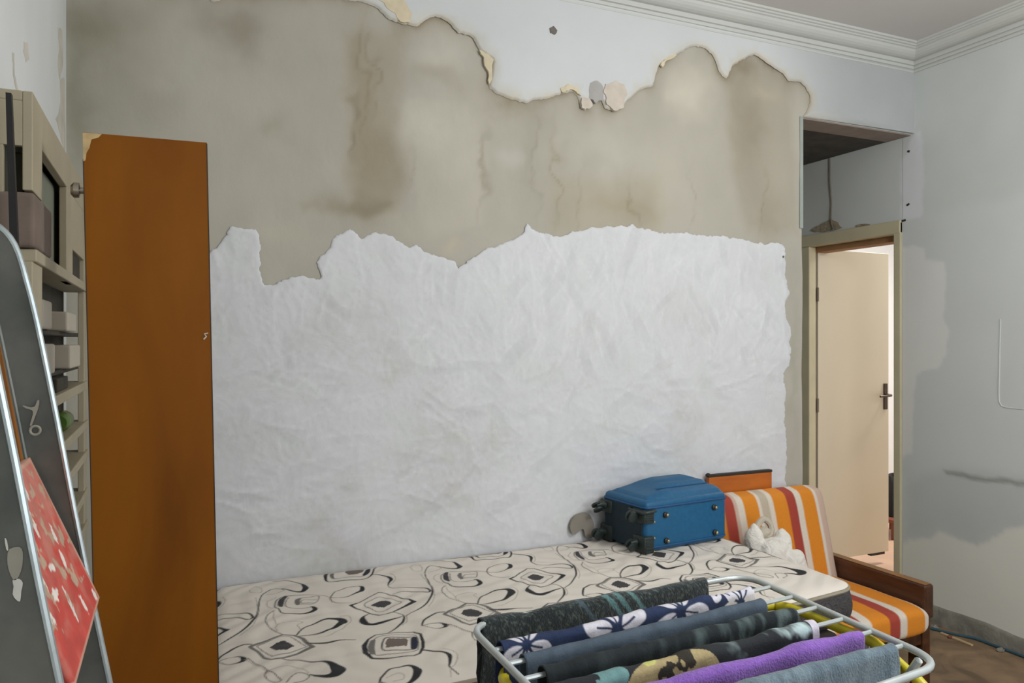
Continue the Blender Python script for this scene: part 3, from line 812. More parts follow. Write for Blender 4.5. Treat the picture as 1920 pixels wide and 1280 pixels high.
# --- print on the ticking, drawn as strokes on the plan of the mattress
K, G1, CH, TP, NV = lin(30, 32, 36), lin(112, 108, 104), lin(62, 60, 62), lin(112, 100, 94), lin(26, 30, 52)
LG = lin(168, 160, 150)
def A_(pts, ox, oy, sc): return [level(ox + p[0] / sc, oy + p[1] / sc, MZ1) for p in pts]
def t2(pts): return A_(pts, 680, 1000, 5.82)
def t1(pts): return A_(pts, 400, 1060, 5.82)
def t5(pts): return A_(pts, 700, 1160, 6.4)
def pxs(pts): return A_(pts, 0, 0, 1)
SHARP = set()
STROKES = []   # (points, widths in mm list or number, colour, filled)
def st_(pts, wd, c=K, fill=False): STROKES.append((pts, wd, c, fill))
def polyline(pts, step):
    out = []
    for p, q in zip(pts[:-1], pts[1:]):
        p, q = np.array(p, float), np.array(q, float)
        for t in np.linspace(0, 1, max(2, int(np.linalg.norm(q[:2] - p[:2]) / step)), endpoint=False): out.append(p + (q - p) * t)
    return out + [np.array(pts[-1], float)]
# hooked G
st_(t2([(1310, 420), (1235, 412), (1090, 414), (950, 425), (880, 440), (855, 480), (880, 530), (930, 550)]), 5, G1)
st_(t2([(1310, 420), (1360, 440), (1400, 470)]), 4, LG)
st_(t2([(915, 432), (905, 460), (915, 500), (940, 525)]), [12, 18, 18, 10], CH)
st_(t2([(950, 440), (960, 500), (1010, 530), (1120, 528), (1220, 520)]), 4, G1)
st_(t2([(1240, 425), (1150, 432), (1060, 440), (1042, 462), (1060, 495), (1150, 495), (1235, 486), (1240, 425)]), 4, G1)
st_(t2([(1062, 445), (1058, 468), (1082, 498)]), [12, 16, 12], G1)
st_(t2([(1225, 450), (1112, 455), (1110, 488), (1220, 478)]), 4, G1)
st_(t2([(930, 550), (985, 580), (1100, 588), (1220, 575), (1285, 550), (1250, 520), (1220, 515)]), [4, 5, 6, 8, 15, 10, 5])
st_(t2([(830, 440), (775, 480), (800, 520), (870, 545)]), 3, LG)
# ring with tail
st_(t2([(1540, 330), (1450, 345), (1380, 375), (1355, 410), (1370, 435), (1480, 425), (1560, 400), (1612, 362), (1605, 338), (1580, 328), (1540, 330)]), [4, 4, 4, 4, 4, 4, 6, 15, 14, 8, 4])
st_(t2([(1355, 410), (1370, 450), (1450, 475), (1600, 480)]), 4, G1)
# upper crescent
st_(t2([(690, 285), (780, 290), (900, 295), (980, 305), (1030, 330), (1060, 355), (1040, 378), (960, 378), (830, 355)]), [3, 4, 5, 7, 16, 20, 13, 8, 4])
# long S line
st_(t2([(860, 370), (800, 355), (730, 360), (690, 395), (680, 450), (720, 530), (760, 610), (750, 680), (700, 760), (600, 835), (520, 880), (470, 910)]), [3, 3, 4, 4, 4, 5, 7, 7, 6, 5, 4, 4])
st_(t2([(635, 450), (690, 510), (740, 570), (780, 640), (775, 720), (720, 790)]), 3, LG)
st_(t2([(850, 375), (800, 410), (720, 420)]), 3, LG)
st_(t2([(350, 860), (410, 875), (450, 910), (440, 960), (380, 1030), (280, 1085)]), [4, 4, 5, 8, 6, 4])
st_(t2([(480, 910), (480, 960), (430, 1010)]), 4, LG)
st_(t2([(520, 370), (560, 340), (640, 370), (640, 400), (560, 405), (520, 375)]), 3, LG)
# tail of the back box
st_(t2([(90, 455), (200, 460), (270, 475), (310, 500), (285, 540), (280, 570), (330, 595), (450, 600), (570, 595), (680, 600), (735, 630), (700, 645), (560, 635), (430, 640), (330, 660)]), [6, 7, 9, 13, 7, 4, 4, 4, 5, 7, 8, 6, 6, 4, 3])
st_(t2([(300, 440), (355, 480), (340, 530), (290, 560)]), 3, LG)
# thin diamond
dB = [(-40, 755), (60, 695), (170, 650), (250, 655), (390, 695), (500, 722), (560, 742), (450, 800), (330, 860), (250, 885), (180, 898), (80, 868), (-30, 830), (-130, 790), (-40, 755)]
st_(t2(dB), [5, 5, 5, 5, 6, 8, 16, 8, 5, 5, 7, 6, 6, 10, 5])
st_(t2([(20, 775), (100, 725), (180, 695), (260, 705), (420, 752), (330, 800), (240, 845), (150, 845), (20, 775)]), 4, G1)
st_(t2([(90, 772), (190, 730), (250, 735), (320, 752), (290, 775), (230, 806), (160, 805), (110, 792)]), 0, CH, True)
# crescent below it
st_(t2([(60, 875), (10, 910), (0, 950), (40, 985), (110, 992), (200, 975), (290, 955), (380, 930), (430, 912)]), [4, 8, 20, 20, 18, 14, 9, 6, 4])
# big ring beside the grey diamond
st_(t2([(1255, 770), (1270, 730), (1330, 680), (1430, 635), (1520, 622), (1590, 625), (1625, 650), (1580, 695), (1500, 740), (1370, 765), (1265, 780)]), [5, 5, 6, 8, 14, 22, 26, 14, 8, 6, 5])
st_(t2([(1560, 600), (1650, 600), (1695, 640), (1660, 710), (1560, 770), (1480, 785)]), 3, LG)
st_(t2([(900, 570), (865, 610), (880, 660), (950, 710), (1030, 745), (1120, 770)]), 4, G1)
st_(t2([(900, 570), (930, 620), (960, 650), (1010, 690), (1020, 720), (1060, 745)]), 3, LG)
st_(t2([(1015, 690), (1040, 670), (1140, 655), (1240, 660), (1210, 685), (1260, 720)]), 3, LG)
# grey diamond
st_(t2([(890, 885), (1010, 830), (1130, 775), (1230, 772), (1340, 800), (1430, 845), (1485, 872), (1380, 930), (1270, 970), (1170, 992), (1090, 975), (1000, 935), (890, 885)]), [10, 9, 9, 9, 11, 13, 15, 9, 7, 7, 9, 9, 10], G1)
st_(t2([(950, 875), (1030, 835), (1120, 795), (1210, 790), (1320, 825), (1430, 872), (1300, 930), (1160, 962), (1040, 925), (950, 875)]), 4, G1)
st_(t2([(1070, 880), (1110, 845), (1180, 825), (1250, 845), (1310, 875), (1260, 910), (1150, 915)]), 0, CH, True)
st_(t2([(1400, 830), (1480, 835), (1600, 830), (1720, 812), (1850, 805)]), [5, 8, 9, 6, 4])
st_(t2([(890, 868), (800, 875), (720, 910), (670, 960), (650, 1010), (700, 1000), (760, 985), (850, 975), (912, 1000), (880, 1025), (780, 1035), (660, 1012)]), [5, 6, 7, 7, 5, 3, 3, 5, 15, 8, 3, 3])
st_(t2([(920, 1000), (1050, 1040), (1170, 1080), (1220, 1100)]), 3, LG)
# concentric box
st_(pxs([(690, 1199), (705, 1191), (727, 1188), (752, 1186), (775, 1184), (788, 1190), (793, 1203), (793, 1215), (787, 1226), (776, 1231), (730, 1234), (697, 1234), (686, 1226), (683, 1212), (690, 1199)]), [7, 5, 5, 5, 6, 8, 10, 9, 6, 5, 7, 9, 15, 14, 7])
st_(pxs([(702, 1200), (715, 1194), (745, 1191), (772, 1190), (782, 1196), (785, 1210), (780, 1221), (750, 1225), (725, 1227), (704, 1228), (699, 1215), (702, 1200)]), 4, G1)
st_(pxs([(699, 1202), (696, 1214), (699, 1226)]), [14, 18, 14], G1)
st_(pxs([(718, 1204), (724, 1198), (745, 1196), (770, 1195), (780, 1198), (780, 1215), (770, 1218), (745, 1220), (722, 1221), (716, 1214), (718, 1204)]), 5)
st_(pxs([(776, 1198), (777, 1206), (776, 1215)]), [16, 20, 16], NV)
st_(pxs([(723, 1205), (728, 1199), (745, 1198), (760, 1197), (765, 1202), (763, 1212), (745, 1214), (724, 1215)]), 0, TP, True)
st_(t5([(595, 380), (700, 380), (830, 400), (910, 430), (920, 500), (910, 560), (940, 600), (1020, 640)]), [7, 8, 9, 13, 8, 5, 5, 4])
st_(t5([(840, 360), (960, 380), (1010, 440), (980, 530), (930, 600), (930, 670)]), 3, LG)
st_(t5([(75, 768), (110, 690), (200, 620), (300, 590), (400, 562), (480, 570), (530, 620), (510, 690), (420, 768), (250, 800), (75, 768)]), [6, 6, 6, 6, 7, 13, 22, 18, 8, 5, 5])
st_(t5([(150, 720), (200, 690), (300, 660), (370, 680), (350, 730), (240, 760)]), 3, LG)
# box at the back edge
st_(t2([(1165, 205), (1172, 232), (1200, 268), (1240, 287), (1320, 285), (1430, 276), (1530, 268), (1600, 258), (1622, 225), (1610, 175), (1595, 150), (1350, 150), (1200, 180), (1165, 205)]), [12, 13, 9, 6, 6, 6, 6, 6, 7, 6, 5, 5, 6, 10])
st_(t2([(1225, 215), (1245, 245), (1290, 260), (1400, 252), (1520, 240), (1575, 215)]), [14, 12, 5, 5, 5, 5], G1)
st_(t2([(1340, 185), (1350, 210), (1400, 222), (1480, 218), (1520, 200), (1510, 170), (1360, 168)]), 0, TP, True)
st_(t2([(1555, 175), (1562, 200), (1548, 225)]), [16, 18, 12], NV)
# front crescent with rings
st_(t1([(760, 1010), (900, 1025), (1060, 1040), (1200, 1050), (1300, 1080), (1365, 1140), (1340, 1190), (1240, 1212), (1140, 1200), (1060, 1180)]), [4, 4, 6, 10, 20, 36, 30, 18, 10, 5])
st_(t1([(570, 1180), (620, 1130), (720, 1095), (850, 1090), (960, 1120), (1040, 1165)]), 3, LG)
st_(t1([(590, 1130), (560, 1190), (590, 1240), (680, 1270), (740, 1250), (690, 1195), (600, 1135), (470, 1070), (380, 1020)]), 4, G1)
st_(t1([(800, 1275), (860, 1205), (930, 1170), (1030, 1180), (1040, 1210), (980, 1250), (880, 1275)]), 4, G1)

for q_ in STROKES:
    if len(q_[0]) in (15, 10, 13) and np.allclose(q_[0][0], q_[0][-1]): SHARP.add(id(q_[0]))
def draw_ticking(X, Y):
    nu, nv = X.shape
    base = np.array(lin(222, 215, 205))
    C = np.ones((nu, nv, 3)) * base
    C *= (1 + 0.02 * fbm(X * 1.5, Y * 1.5, 90))[..., None]
    du = 2.24 / (nu - 1); dv = 1.08 / (nv - 1)
    x0 = X[0, :].mean()
    # canonical coordinate used for lookup
    def plot(x, y, r, c):
        iu = int((x - 0.1) / 2.22 * (nu - 1)); 
        yf = 1.905 + 0.15 * max(0, min(1.2, (x - 0.5) / 1.8)) ** 1.6
        iv = int((y - yf) / (3.003 - yf) * (nv - 1))
        k = int(r / dv) + 4
        a0, a1, b0, b1 = max(0, iu - k - 8), min(nu, iu + k + 9), max(0, iv - k - 2), min(nv, iv + k + 3)
        if a0 >= a1 or b0 >= b1: return
        d = np.hypot(X[a0:a1, b0:b1] - x, Y[a0:a1, b0:b1] - y)
        al = np.clip((r - d) / 0.0034 + 0.5, 0, 1)
        sl = MASK[a0:a1, b0:b1]
        np.maximum(sl, al, out=sl)
    def fillpoly(Q, c):
        nonlocal C
        lo, hi = Q.min(0), Q.max(0)
        sel = (X > lo[0]) & (X < hi[0]) & (Y > lo[1]) & (Y < hi[1])
        ii = np.nonzero(sel)
        if len(ii[0]) == 0: return
        px_, py_ = X[ii], Y[ii]; ins = np.zeros(len(px_), bool); n = len(Q)
        for i in range(n):
            a, b = Q[i], Q[(i + 1) % n]
            cnd = (a[1] > py_) != (b[1] > py_)
            with np.errstate(divide='ignore', invalid='ignore'):
                xi = (b[0] - a[0]) * (py_ - a[1]) / (b[1] - a[1]) + a[0]
            ins ^= cnd & (px_ < xi)
        C[ii[0][ins], ii[1][ins]] = c
    for pts, wd, c, fill in STROKES:
        straight = fill or (len(pts) > 8 and np.allclose(pts[0], pts[-1]) and id(pts) in SHARP)
        P0 = np.array(pts); P0[:, 1] -= warp(P0[:, 0])
        MASK = np.zeros((nu, nv))
        if not fill:
            wl = wd if isinstance(wd, (list, tuple)) else [wd] * len(P0)
            P3 = [(p[0], p[1], q) for p, q in zip(P0, wl)]
            smp = np.array((polyline if straight else catmull)(P3, 0.0035))
        for k in range(-4, 5):
            if fill:
                Q = np.array(list(P0)); Q[:, 0] += k * PER
                if Q[:, 0].max() < 0 or Q[:, 0].min() > 2.36: continue
                Q[:, 1] += warp(Q[:, 0]); fillpoly(Q, c)
            else:
                xs_ = smp[:, 0] + k * PER
                if xs_.max() < 0 or xs_.min() > 2.36: continue
                ys_ = smp[:, 1] + warp(xs_)
                for x, y, q in zip(xs_, ys_, smp[:, 2]): plot(x, y, max(q, 3.2) * 0.00056, c)
        if not fill:
            C = C * (1 - MASK[..., None]) + np.array(c) * MASK[..., None]
    return C

ma = thing('mattress', 'single mattress printed with black swirls and diamonds on cream ticking', 'mattress', (1.2, 2.45, MZ0))
NU, NV_ = 600, 280
U, V = np.meshgrid(np.linspace(0, 1, NU), np.linspace(0, 1, NV_), indexing='ij')
X, Y = mattress_xy(U, V)
ed = np.minimum(np.minimum(U * 2.22, (1 - U) * 2.22), np.minimum(V * 1.05, (1 - V) * 1.05))
quilt = 0.0035 * np.sin(X * 34 + 3 * np.sin(Y * 16)) * np.sin(Y * 40 + 3 * np.sin(X * 13))
Z = MZ1 + 0.002 - 0.020 * np.exp(-ed / 0.018) + quilt * np.clip(ed / 0.05, 0, 1) * 0.8 + 0.003 * fbm(X * 1.2, Y * 1.2, 55)
C = draw_ticking(X, Y)
grid_obj('top_panel', np.stack([X, Y, Z], -1), M_ticking, ma, C)
def rim(n=440):
    # perimeter of the plan, counter clockwise
    pts = []
    for i in range(0, NU): pts.append((U[i, 0], 0.0))
    for j in range(1, NV_): pts.append((1.0, V[0, j]))
    for i in range(NU - 2, -1, -1): pts.append((U[i, 0], 1.0))
    for j in range(NV_ - 2, 0, -1): pts.append((0.0, V[0, j]))
    pts = np.array(pts[::4])
    return mattress_xy(pts[:, 0], pts[:, 1])
rx, ry = rim()
cx_, cy_ = rx.mean(), ry.mean()
tx = np.gradient(np.r_[rx[-1:], rx, rx[:1]])[1:-1]; ty = np.gradient(np.r_[ry[-1:], ry, ry[:1]])[1:-1]
ln = np.hypot(tx, ty) + 1e-9; nx_, ny_ = ty / ln, -tx / ln
rows = []
for t in np.linspace(0, 1, 14):
    z = MZ1 - 0.018 + (MZ0 + 0.012 - MZ1 + 0.018) * t
    bul = 0.014 * math.sin(PI * t) - 0.02 * max(0, (t - 0.82) / 0.18) ** 2
    wv = 0.003 * np.sin(np.arange(len(rx)) * 0.9 + 7 * t)
    rows.append(np.stack([rx + nx_ * (bul + wv * math.sin(PI * t)), np.minimum(ry + ny_ * bul, 3.012), rx * 0 + z], -1))
rows.append(np.stack([rx * 0.96 + cx_ * 0.04, ry * 0.96 + cy_ * 0.04, rx * 0 + MZ0], -1))
rows.append(np.stack([rx * 0 + cx_, ry * 0 + cy_, rx * 0 + MZ0], -1))
Ps = np.stack(rows, 1)
grid_obj('side_band', Ps, M_mside, ma, None, close_u=True)
MB().tube([(a, min(b, 3.006), MZ1 - 0.018) for a, b in zip(rx[::2], ry[::2])], 0.007, 6, closed=True).build('piping', M_piping, ma, True)

# ------------------------------------------------------------------ suitcase lying on the mattress
sc0 = Vector((1.812, 2.685, MZ1 + 0.006)); e1 = Vector((0.994, 0.10, 0)).normalized(); e2 = Vector((-0.10, 0.994, 0)).normalized()
SL, SW, SH = 0.465, 0.295, 0.215
su = thing('suitcase', 'blue soft sided suitcase lying flat on the mattress, wheels to the left', 'suitcase', (1.812, 2.685, MZ1))
def S_(a, b, c): return tuple(sc0 + e1 * a + e2 * b + Vector((0, 0, c)))
ex = Vector((e1.x, e1.y, 0)); Rm = Matrix((e1, e2, Vector((0, 0, 1)))).transposed()
def sbox(mb, a0, a1, b0, b1, c0, c1, bev=0.0, seg=2):
    b = bmesh.new(); bmesh.ops.create_cube(b, size=1)
    for v in b.verts: v.co = Vector(((a0 + a1) / 2 + v.co.x * (a1 - a0), (b0 + b1) / 2 + v.co.y * (b1 - b0), (c0 + c1) / 2 + v.co.z * (c1 - c0)))
    if bev: bmesh.ops.bevel(b, geom=list(b.edges), offset=bev, segments=seg, profile=0.5, affect='EDGES')
    for v in b.verts: v.co = Vector(S_(*v.co))
    mb.add(b); return mb
body = sbox(MB(), 0, SL, 0, SW, 0, SH, 0.022, 4).build('suitcase_body', M_blue, su, True)
# front panel: raised, with a bulging pocket towards the top of the case
n1, n2 = 60, 44
A, B = np.meshgrid(np.linspace(0.010, SL - 0.010, n1), np.linspace(0.010, SW - 0.010, n2), indexing='ij')
def sstep(x, a, b):
    t = np.clip((x - a) / (b - a), 0, 1); return t * t * (3 - 2 * t)
dd = np.minimum(np.minimum(A, SL - A), np.minimum(B, SW - B))
hgt = SH - 0.010 + 0.022 * sstep(dd, 0.004, 0.05) + 0.016 * sstep(A, 0.02, 0.16) * sstep(dd, 0.004, 0.03)
pocket = sstep(A, 0.10, 0.20) * sstep(SL - 0.03 - A, 0.0, 0.03) * sstep(B, 0.075, 0.10) * sstep(SW - 0.03 - B, 0, 0.03)
hgt += 0.016 * pocket
p2 = sstep(A, 0.14, 0.22) * sstep(SL - 0.05 - A, 0.0, 0.04) * sstep(B, 0.13, 0.155) * sstep(SW - 0.06 - B, 0, 0.02)
hgt += 0.009 * p2
W3 = np.stack(np.vectorize(S_)(A, B, hgt), -1)
lid = grid_obj('front_panel', W3, M_blue, su)
# piping round the rim of the case and a seam
def rr(z, inset, r=0.025, n=6):
    pts = []
    for (cx, cy, a0) in [(SL - r - inset, r + inset, -PI / 2), (SL - r - inset, SW - r - inset, 0), (r + inset, SW - r - inset, PI / 2), (r + inset, r + inset, PI)]:
        for i in range(n + 1):
            a = a0 + PI / 2 * i / n
            pts.append(S_(cx + r * math.cos(a), cy + r * math.sin(a), z))
    return pts
MB().tube(rr(SH - 0.028, -0.002), 0.005, 6, closed=True).build('rim_piping', M_bluepipe, su, True)
MB().tube(rr(0.02, -0.001), 0.004, 6, closed=True).build('rim_piping', M_bluepipe, su, True)
MB().tube([S_(0.12 + 0.30 * t, 0.078, SH + 0.030) for t in np.linspace(0, 1, 12)], 0.0025, 6).build('pocket_zip', M_bluepipe, lid, True)
sbox(MB(), -0.006, 0.002, 0.02, SW - 0.02, 0.012, SH - 0.03, 0.003).build('end_panel', M_bluedark, su)
# ribbed corner guards on the wheel end (near pair and far pair)
def guard(b0, b1, c0, c1):
    g = MB()
    sbox(g, -0.014, 0.040, b0, b1, c0, c1, 0.008)
    gd = g.build('corner_guard', M_rubber, su, True)
    for k in range(5):
        c = c0 + 0.010 + k * (c1 - c0 - 0.02) / 4
        near = b0 < SW / 2
        bb_ = b0 - 0.003 if near else b1 - 0.001
        sbox(MB(), -0.008, 0.034, bb_, bb_ + 0.004, c - 0.003, c + 0.003, 0.001, 1).build('rib', M_rubber, gd)
    for c in (c0 + 0.008, c1 - 0.008):
        p = S_(0.037, b0 - 0.001 if b0 < SW / 2 else b1 + 0.001, c)
        MB().ball(p, 0.005, u=8, v=6).build('screw', M_stud, gd, True)
guard(-0.010, 0.075, -0.002, 0.070); guard(-0.010, 0.075, 0.122, 0.180)
guard(SW - 0.075, SW + 0.008, -0.002, 0.070); guard(SW - 0.075, SW + 0.008, 0.122, 0.180)
def wheel(a, b, c, tilt):
    # spinner wheel: fork and two discs
    hub = Vector(S_(a, b, c))
    wf_ = MB()
    wf_.tube([S_(a + 0.045, b, c + 0.004), S_(a + 0.020, b, c + 0.012), S_(a - 0.006, b, c + 0.008)], [0.017, 0.015, 0.010], 10)
    ob = wf_.build('wheel', M_rubber, su, True)
    ax = (e2 * math.cos(tilt) + Vector((0, 0, 1)) * math.sin(tilt))
    for s_ in (-1, 1):
        c0 = hub + ax * (0.006 * s_); c1 = hub + ax * (0.018 * s_)
        MB().tube([c0, c0.lerp(c1, 0.15), c0.lerp(c1, 0.85), c1], [0.017, 0.022, 0.022, 0.017], 16).build('wheel_disc', M_rubber, ob, True)
wheel(-0.040, 0.045, 0.030, 0.5); wheel(-0.040, 0.045, 0.150, 0.2)
wheel(-0.055, SW - 0.03, 0.030, 0.3); wheel(-0.055, SW - 0.03, 0.150, 0.9)
# side feet
for a, c in [(0.105, 0.150), (0.110, 0.040), (0.385, 0.152), (0.390, 0.040)]:
    f = MB(); f.tube([S_(a, 0.003, c), S_(a, -0.006, c), S_(a, -0.010, c)], [0.013, 0.013, 0.008], 12)
    fo_ = f.build('side_foot', M_black, su, True)
    MB().ball(S_(a + 0.002, -0.012, c + 0.001), 0.0075, u=10, v=6).build('stud', M_stud, fo_, True)
# grip on the long side near the wheels
MB().tube(smooth_poly([S_(-0.006, 0.10, SH - 0.045), S_(-0.016, 0.08, SH - 0.045), S_(-0.016, 0.0, SH - 0.045), S_(0.01, -0.012, SH - 0.042), S_(0.045, -0.010, SH - 0.040)], 0.01), 0.007, 8).build('grab_handle', M_rubber, su, True)

# flat grey-brown piece close to the wall behind the wheels
cp = MB()
cc = back_wall(1086, 985, 3.0)
q = [back_wall(*p, 3.0) for p in [(1068, 985), (1074, 970), (1086, 962), (1102, 962), (1112, 980), (1112, 1004), (1098, 1006), (1092, 990), (1078, 1000), (1071, 998)]]
q = smooth_poly(q + [q[0]], 0.01)[:-1]
cp.prism(q, lambda p: (p[0], 3.006, p[1]), lambda p: (p[0], 2.994, p[1]))
o = cp.build('taupe_flat_piece', M_taupegrey)
tag(o, 'small flat taupe piece behind the suitcase wheels by the wall', 'flap')

# ------------------------------------------------------------------ board behind the suitcase
pb = thing('headboard', 'short orange wooden headboard standing against the wall behind the suitcase', 'headboard', (2.57, 2.985, 0.40))
MB().box(2.372, 2.762, 2.977, 2.999, 0.42, 0.885, 0.002).build('board', M_orange2, pb)
MB().box(2.370, 2.764, 2.975, 3.001, 0.885, 0.897, 0.002).build('top_edge', M_blackedge, pb)
MB().ball((2.372, 2.985, 0.895), 0.014, 0.012, 0.010).build('hinge_knuckle', M_blackedge, pb, True)

# ------------------------------------------------------------------ white cotton bag slumped between mattress and cushion
wc = thing('cloth_bag', 'crumpled white cotton bag slumped between mattress end and striped cushion', 'bag', (2.47, 2.68, 0.40))
th = np.linspace(0, 2 * PI, 72, endpoint=False); tt = np.linspace(0, 1, 40)
T2, TT = np.meshgrid(th, tt, indexing='ij')
prof_r = np.interp(TT, [0, 0.1, 0.35, 0.6, 0.8, 0.92, 1.0], [0.75, 1.0, 1.0, 0.85, 0.62, 0.40, 0.02])
fold = 1 + 0.10 * np.sin(T2 * 5 + 4 * TT) + 0.09 * np.sin(T2 * 9 - 6 * TT + 1) + 0.05 * fbm(T2 * 0.5, TT * 2, 33)
rX = 0.115 * prof_r * fold; rY = 0.085 * prof_r * fold
hz = 0.405 + TT * 0.275 + 0.02 * np.sin(T2 * 3 + 1) * TT
Pb = np.stack([2.455 + rX * np.cos(T2) - 0.03 * TT, 2.665 + rY * np.sin(T2) + 0.05 * TT, hz], -1)
bag = MB()
def lump(mb, c, r, seed, amp=0.13):
    b = bmesh.new(); bmesh.ops.create_icosphere(b, subdivisions=4, radius=1)
    for v in b.verts:
        d = v.co.normalized()
        n = mnoise.noise(d * 1.6 + Vector((seed, 0, 0))) * amp + abs(mnoise.noise(d * 2.4 + Vector((seed, 5, 0)))) * amp * 0.5
        v.co = Vector(c) + Vector((d.x * r[0], d.y * r[1], d.z * r[2])) * (0.88 + n)
    mb.add(b)
lump(bag, (2.46, 2.66, 0.53), (0.13, 0.10, 0.14), 3.0)
lump(bag, (2.395, 2.69, 0.635), (0.050, 0.045, 0.095), 1.0)
lump(bag, (2.530, 2.66, 0.615), (0.048, 0.045, 0.085), 4.0)
lump(bag, (2.455, 2.63, 0.605), (0.085, 0.060, 0.060), 9.0)
lump(bag, (2.530, 2.59, 0.535), (0.075, 0.055, 0.095), 12.0)
lump(bag, (2.43, 2.61, 0.55), (0.07, 0.05, 0.10), 14.0)
bag_o = bag.build('bag_body', M_whitecloth, wc, True, auto=False)
md = bag_o.modifiers.new('weld', 'REMESH'); md.mode = 'VOXEL'; md.voxel_size = 0.006; md.use_smooth_shade = True
md = bag_o.modifiers.new('soft', 'SMOOTH'); md.factor = 0.6; md.iterations = 6
MB().tube(smooth_poly([(2.43, 2.72, 0.67), (2.45, 2.73, 0.705), (2.49, 2.735, 0.725), (2.515, 2.72, 0.70), (2.50, 2.70, 0.665), (2.47, 2.70, 0.655), (2.45, 2.70, 0.665)], 0.012), [0.015] * 1 + [0.015] * 200 if False else 0.014, 8).build('knotted_handle', M_beigecloth, wc, True)
kb = MB(); lump(kb, (2.462, 2.705, 0.675), (0.040, 0.030, 0.026), 15.0); kb.build('knot', M_beigecloth, wc, True, auto=False)

# ------------------------------------------------------------------ clothes airer
RZ = 0.92
BL, BR, FR, FL = (0.595, 1.565), (1.395, 1.60), (1.362, 1.005), (0.583, 0.93)
def round_loop(corners, r, n=8):
    out = []; k = len(corners)
    for i in range(k):
        p = Vector(corners[i]); a = (Vector(corners[i - 1]) - p).normalized(); b = (Vector(corners[(i + 1) % k]) - p).normalized()
        p0, p1 = p + a * r, p + b * r
        for t in np.linspace(0, 1, n):
            out.append(p0 * (1 - t) ** 2 + p * 2 * t * (1 - t) + p1 * t * t)
    return out
rk = thing('drying_rack', 'white steel clothes airer loaded with laundry in front of the mattress', 'drying rack', (1.0, 1.27, 0))
lp = round_loop([BL, BR, FR, FL], 0.075)
MB().tube([(p.x, p.y, RZ) for p in lp], 0.0075, 10, closed=True).build('top_frame', M_steel, rk, True)
def side(p, q, y):   # point on a side rail at depth y
    t = (y - p[1]) / (q[1] - p[1]); return p[0] + (q[0] - p[0]) * t
bars = []
for k in range(6):
    yr = 1.499 - 0.080 * k; yl = 1.418 - 0.072 * k
    a = (side(BL, FL, yl), yl, RZ); b = (side(BR, FR, yr), yr, RZ)
    bars.append((Vector(a), Vector(b)))
    MB().tube([a, b], 0.0052, 8).build('bar', M_steel, rk, True)
def legs(y_top, y_bot, dx):
    xl, xr = side(BL, FL, y_top), side(BR, FR, y_top)
    pts = [(xl + dx, y_top, RZ - 0.014), (xl + dx, y_bot, 0.10), (xl + dx + 0.005, y_bot, 0.03), (xl + 0.07, y_bot, 0.012), (xr - 0.07, y_bot, 0.012), (xr - dx - 0.005, y_bot, 0.03), (xr - dx, y_bot, 0.10), (xr - dx, y_top, RZ - 0.014)]
    MB().tube(pts, 0.008, 8).build('leg_frame', M_steel, rk, True)
legs(1.20, 0.97, 0.004); legs(1.06, 1.53, 0.004)

# ---- yellow framed folding seat pushed under the airer
yc = thing('folding_seat', 'yellow tube framed folding seat with olive sling under the clothes airer', 'folding chair', (1.0, 1.25, 0))
yx = 1.372
yp = [(1.345, 0.80, 0.012), (1.35, 0.95, 0.55), (1.365, 1.03, 0.815), (yx, 1.065, 0.856), (yx, 1.096, 0.869), (yx, 1.173, 0.897), (yx, 1.259, 0.897), (yx, 1.344, 0.897), (yx - 0.001, 1.41, 0.896), (1.355, 1.440, 0.894), (1.31, 1.458, 0.892), (1.0, 1.462, 0.880),
      (0.70, 1.455, 0.868), (0.64, 1.440, 0.866), (0.610, 1.405, 0.866), (0.602, 1.34, 0.866), (0.602, 1.14, 0.866), (0.605, 1.075, 0.845), (0.61, 1.03, 0.79), (0.62, 0.95, 0.55), (0.62, 0.80, 0.012)]
MB().tube(smooth_poly(yp, 0.02), 0.0115, 10).build('seat_frame', M_yellow, yc, True)
for x in (1.335, 0.64):
    MB().tube([(x, 1.20, 0.868), (x, 1.50, 0.012)], 0.010, 8).build('leg', M_yellow, yc, True)
    MB().cyl((x - 0.02, 1.215, 0.86), (x + 0.02, 1.215, 0.86), 0.006).build('rivet', M_steel, yc, True)
u, v = np.meshgrid(np.linspace(0, 1, 40), np.linspace(0, 1, 24), indexing='ij')
sx_ = 0.612 + 0.75 * u; sy_ = 1.10 + 0.35 * v
sz_ = 0.868 + 0.02 * u - 0.055 * np.sin(PI * v) * (0.4 + 0.6 * np.sin(PI * u)) - 0.008
sl = grid_obj('sling', np.stack([sx_, sy_, sz_], -1), M_olive, yc)
md = sl.modifiers.new('thickness', 'SOLIDIFY'); md.thickness = 0.003

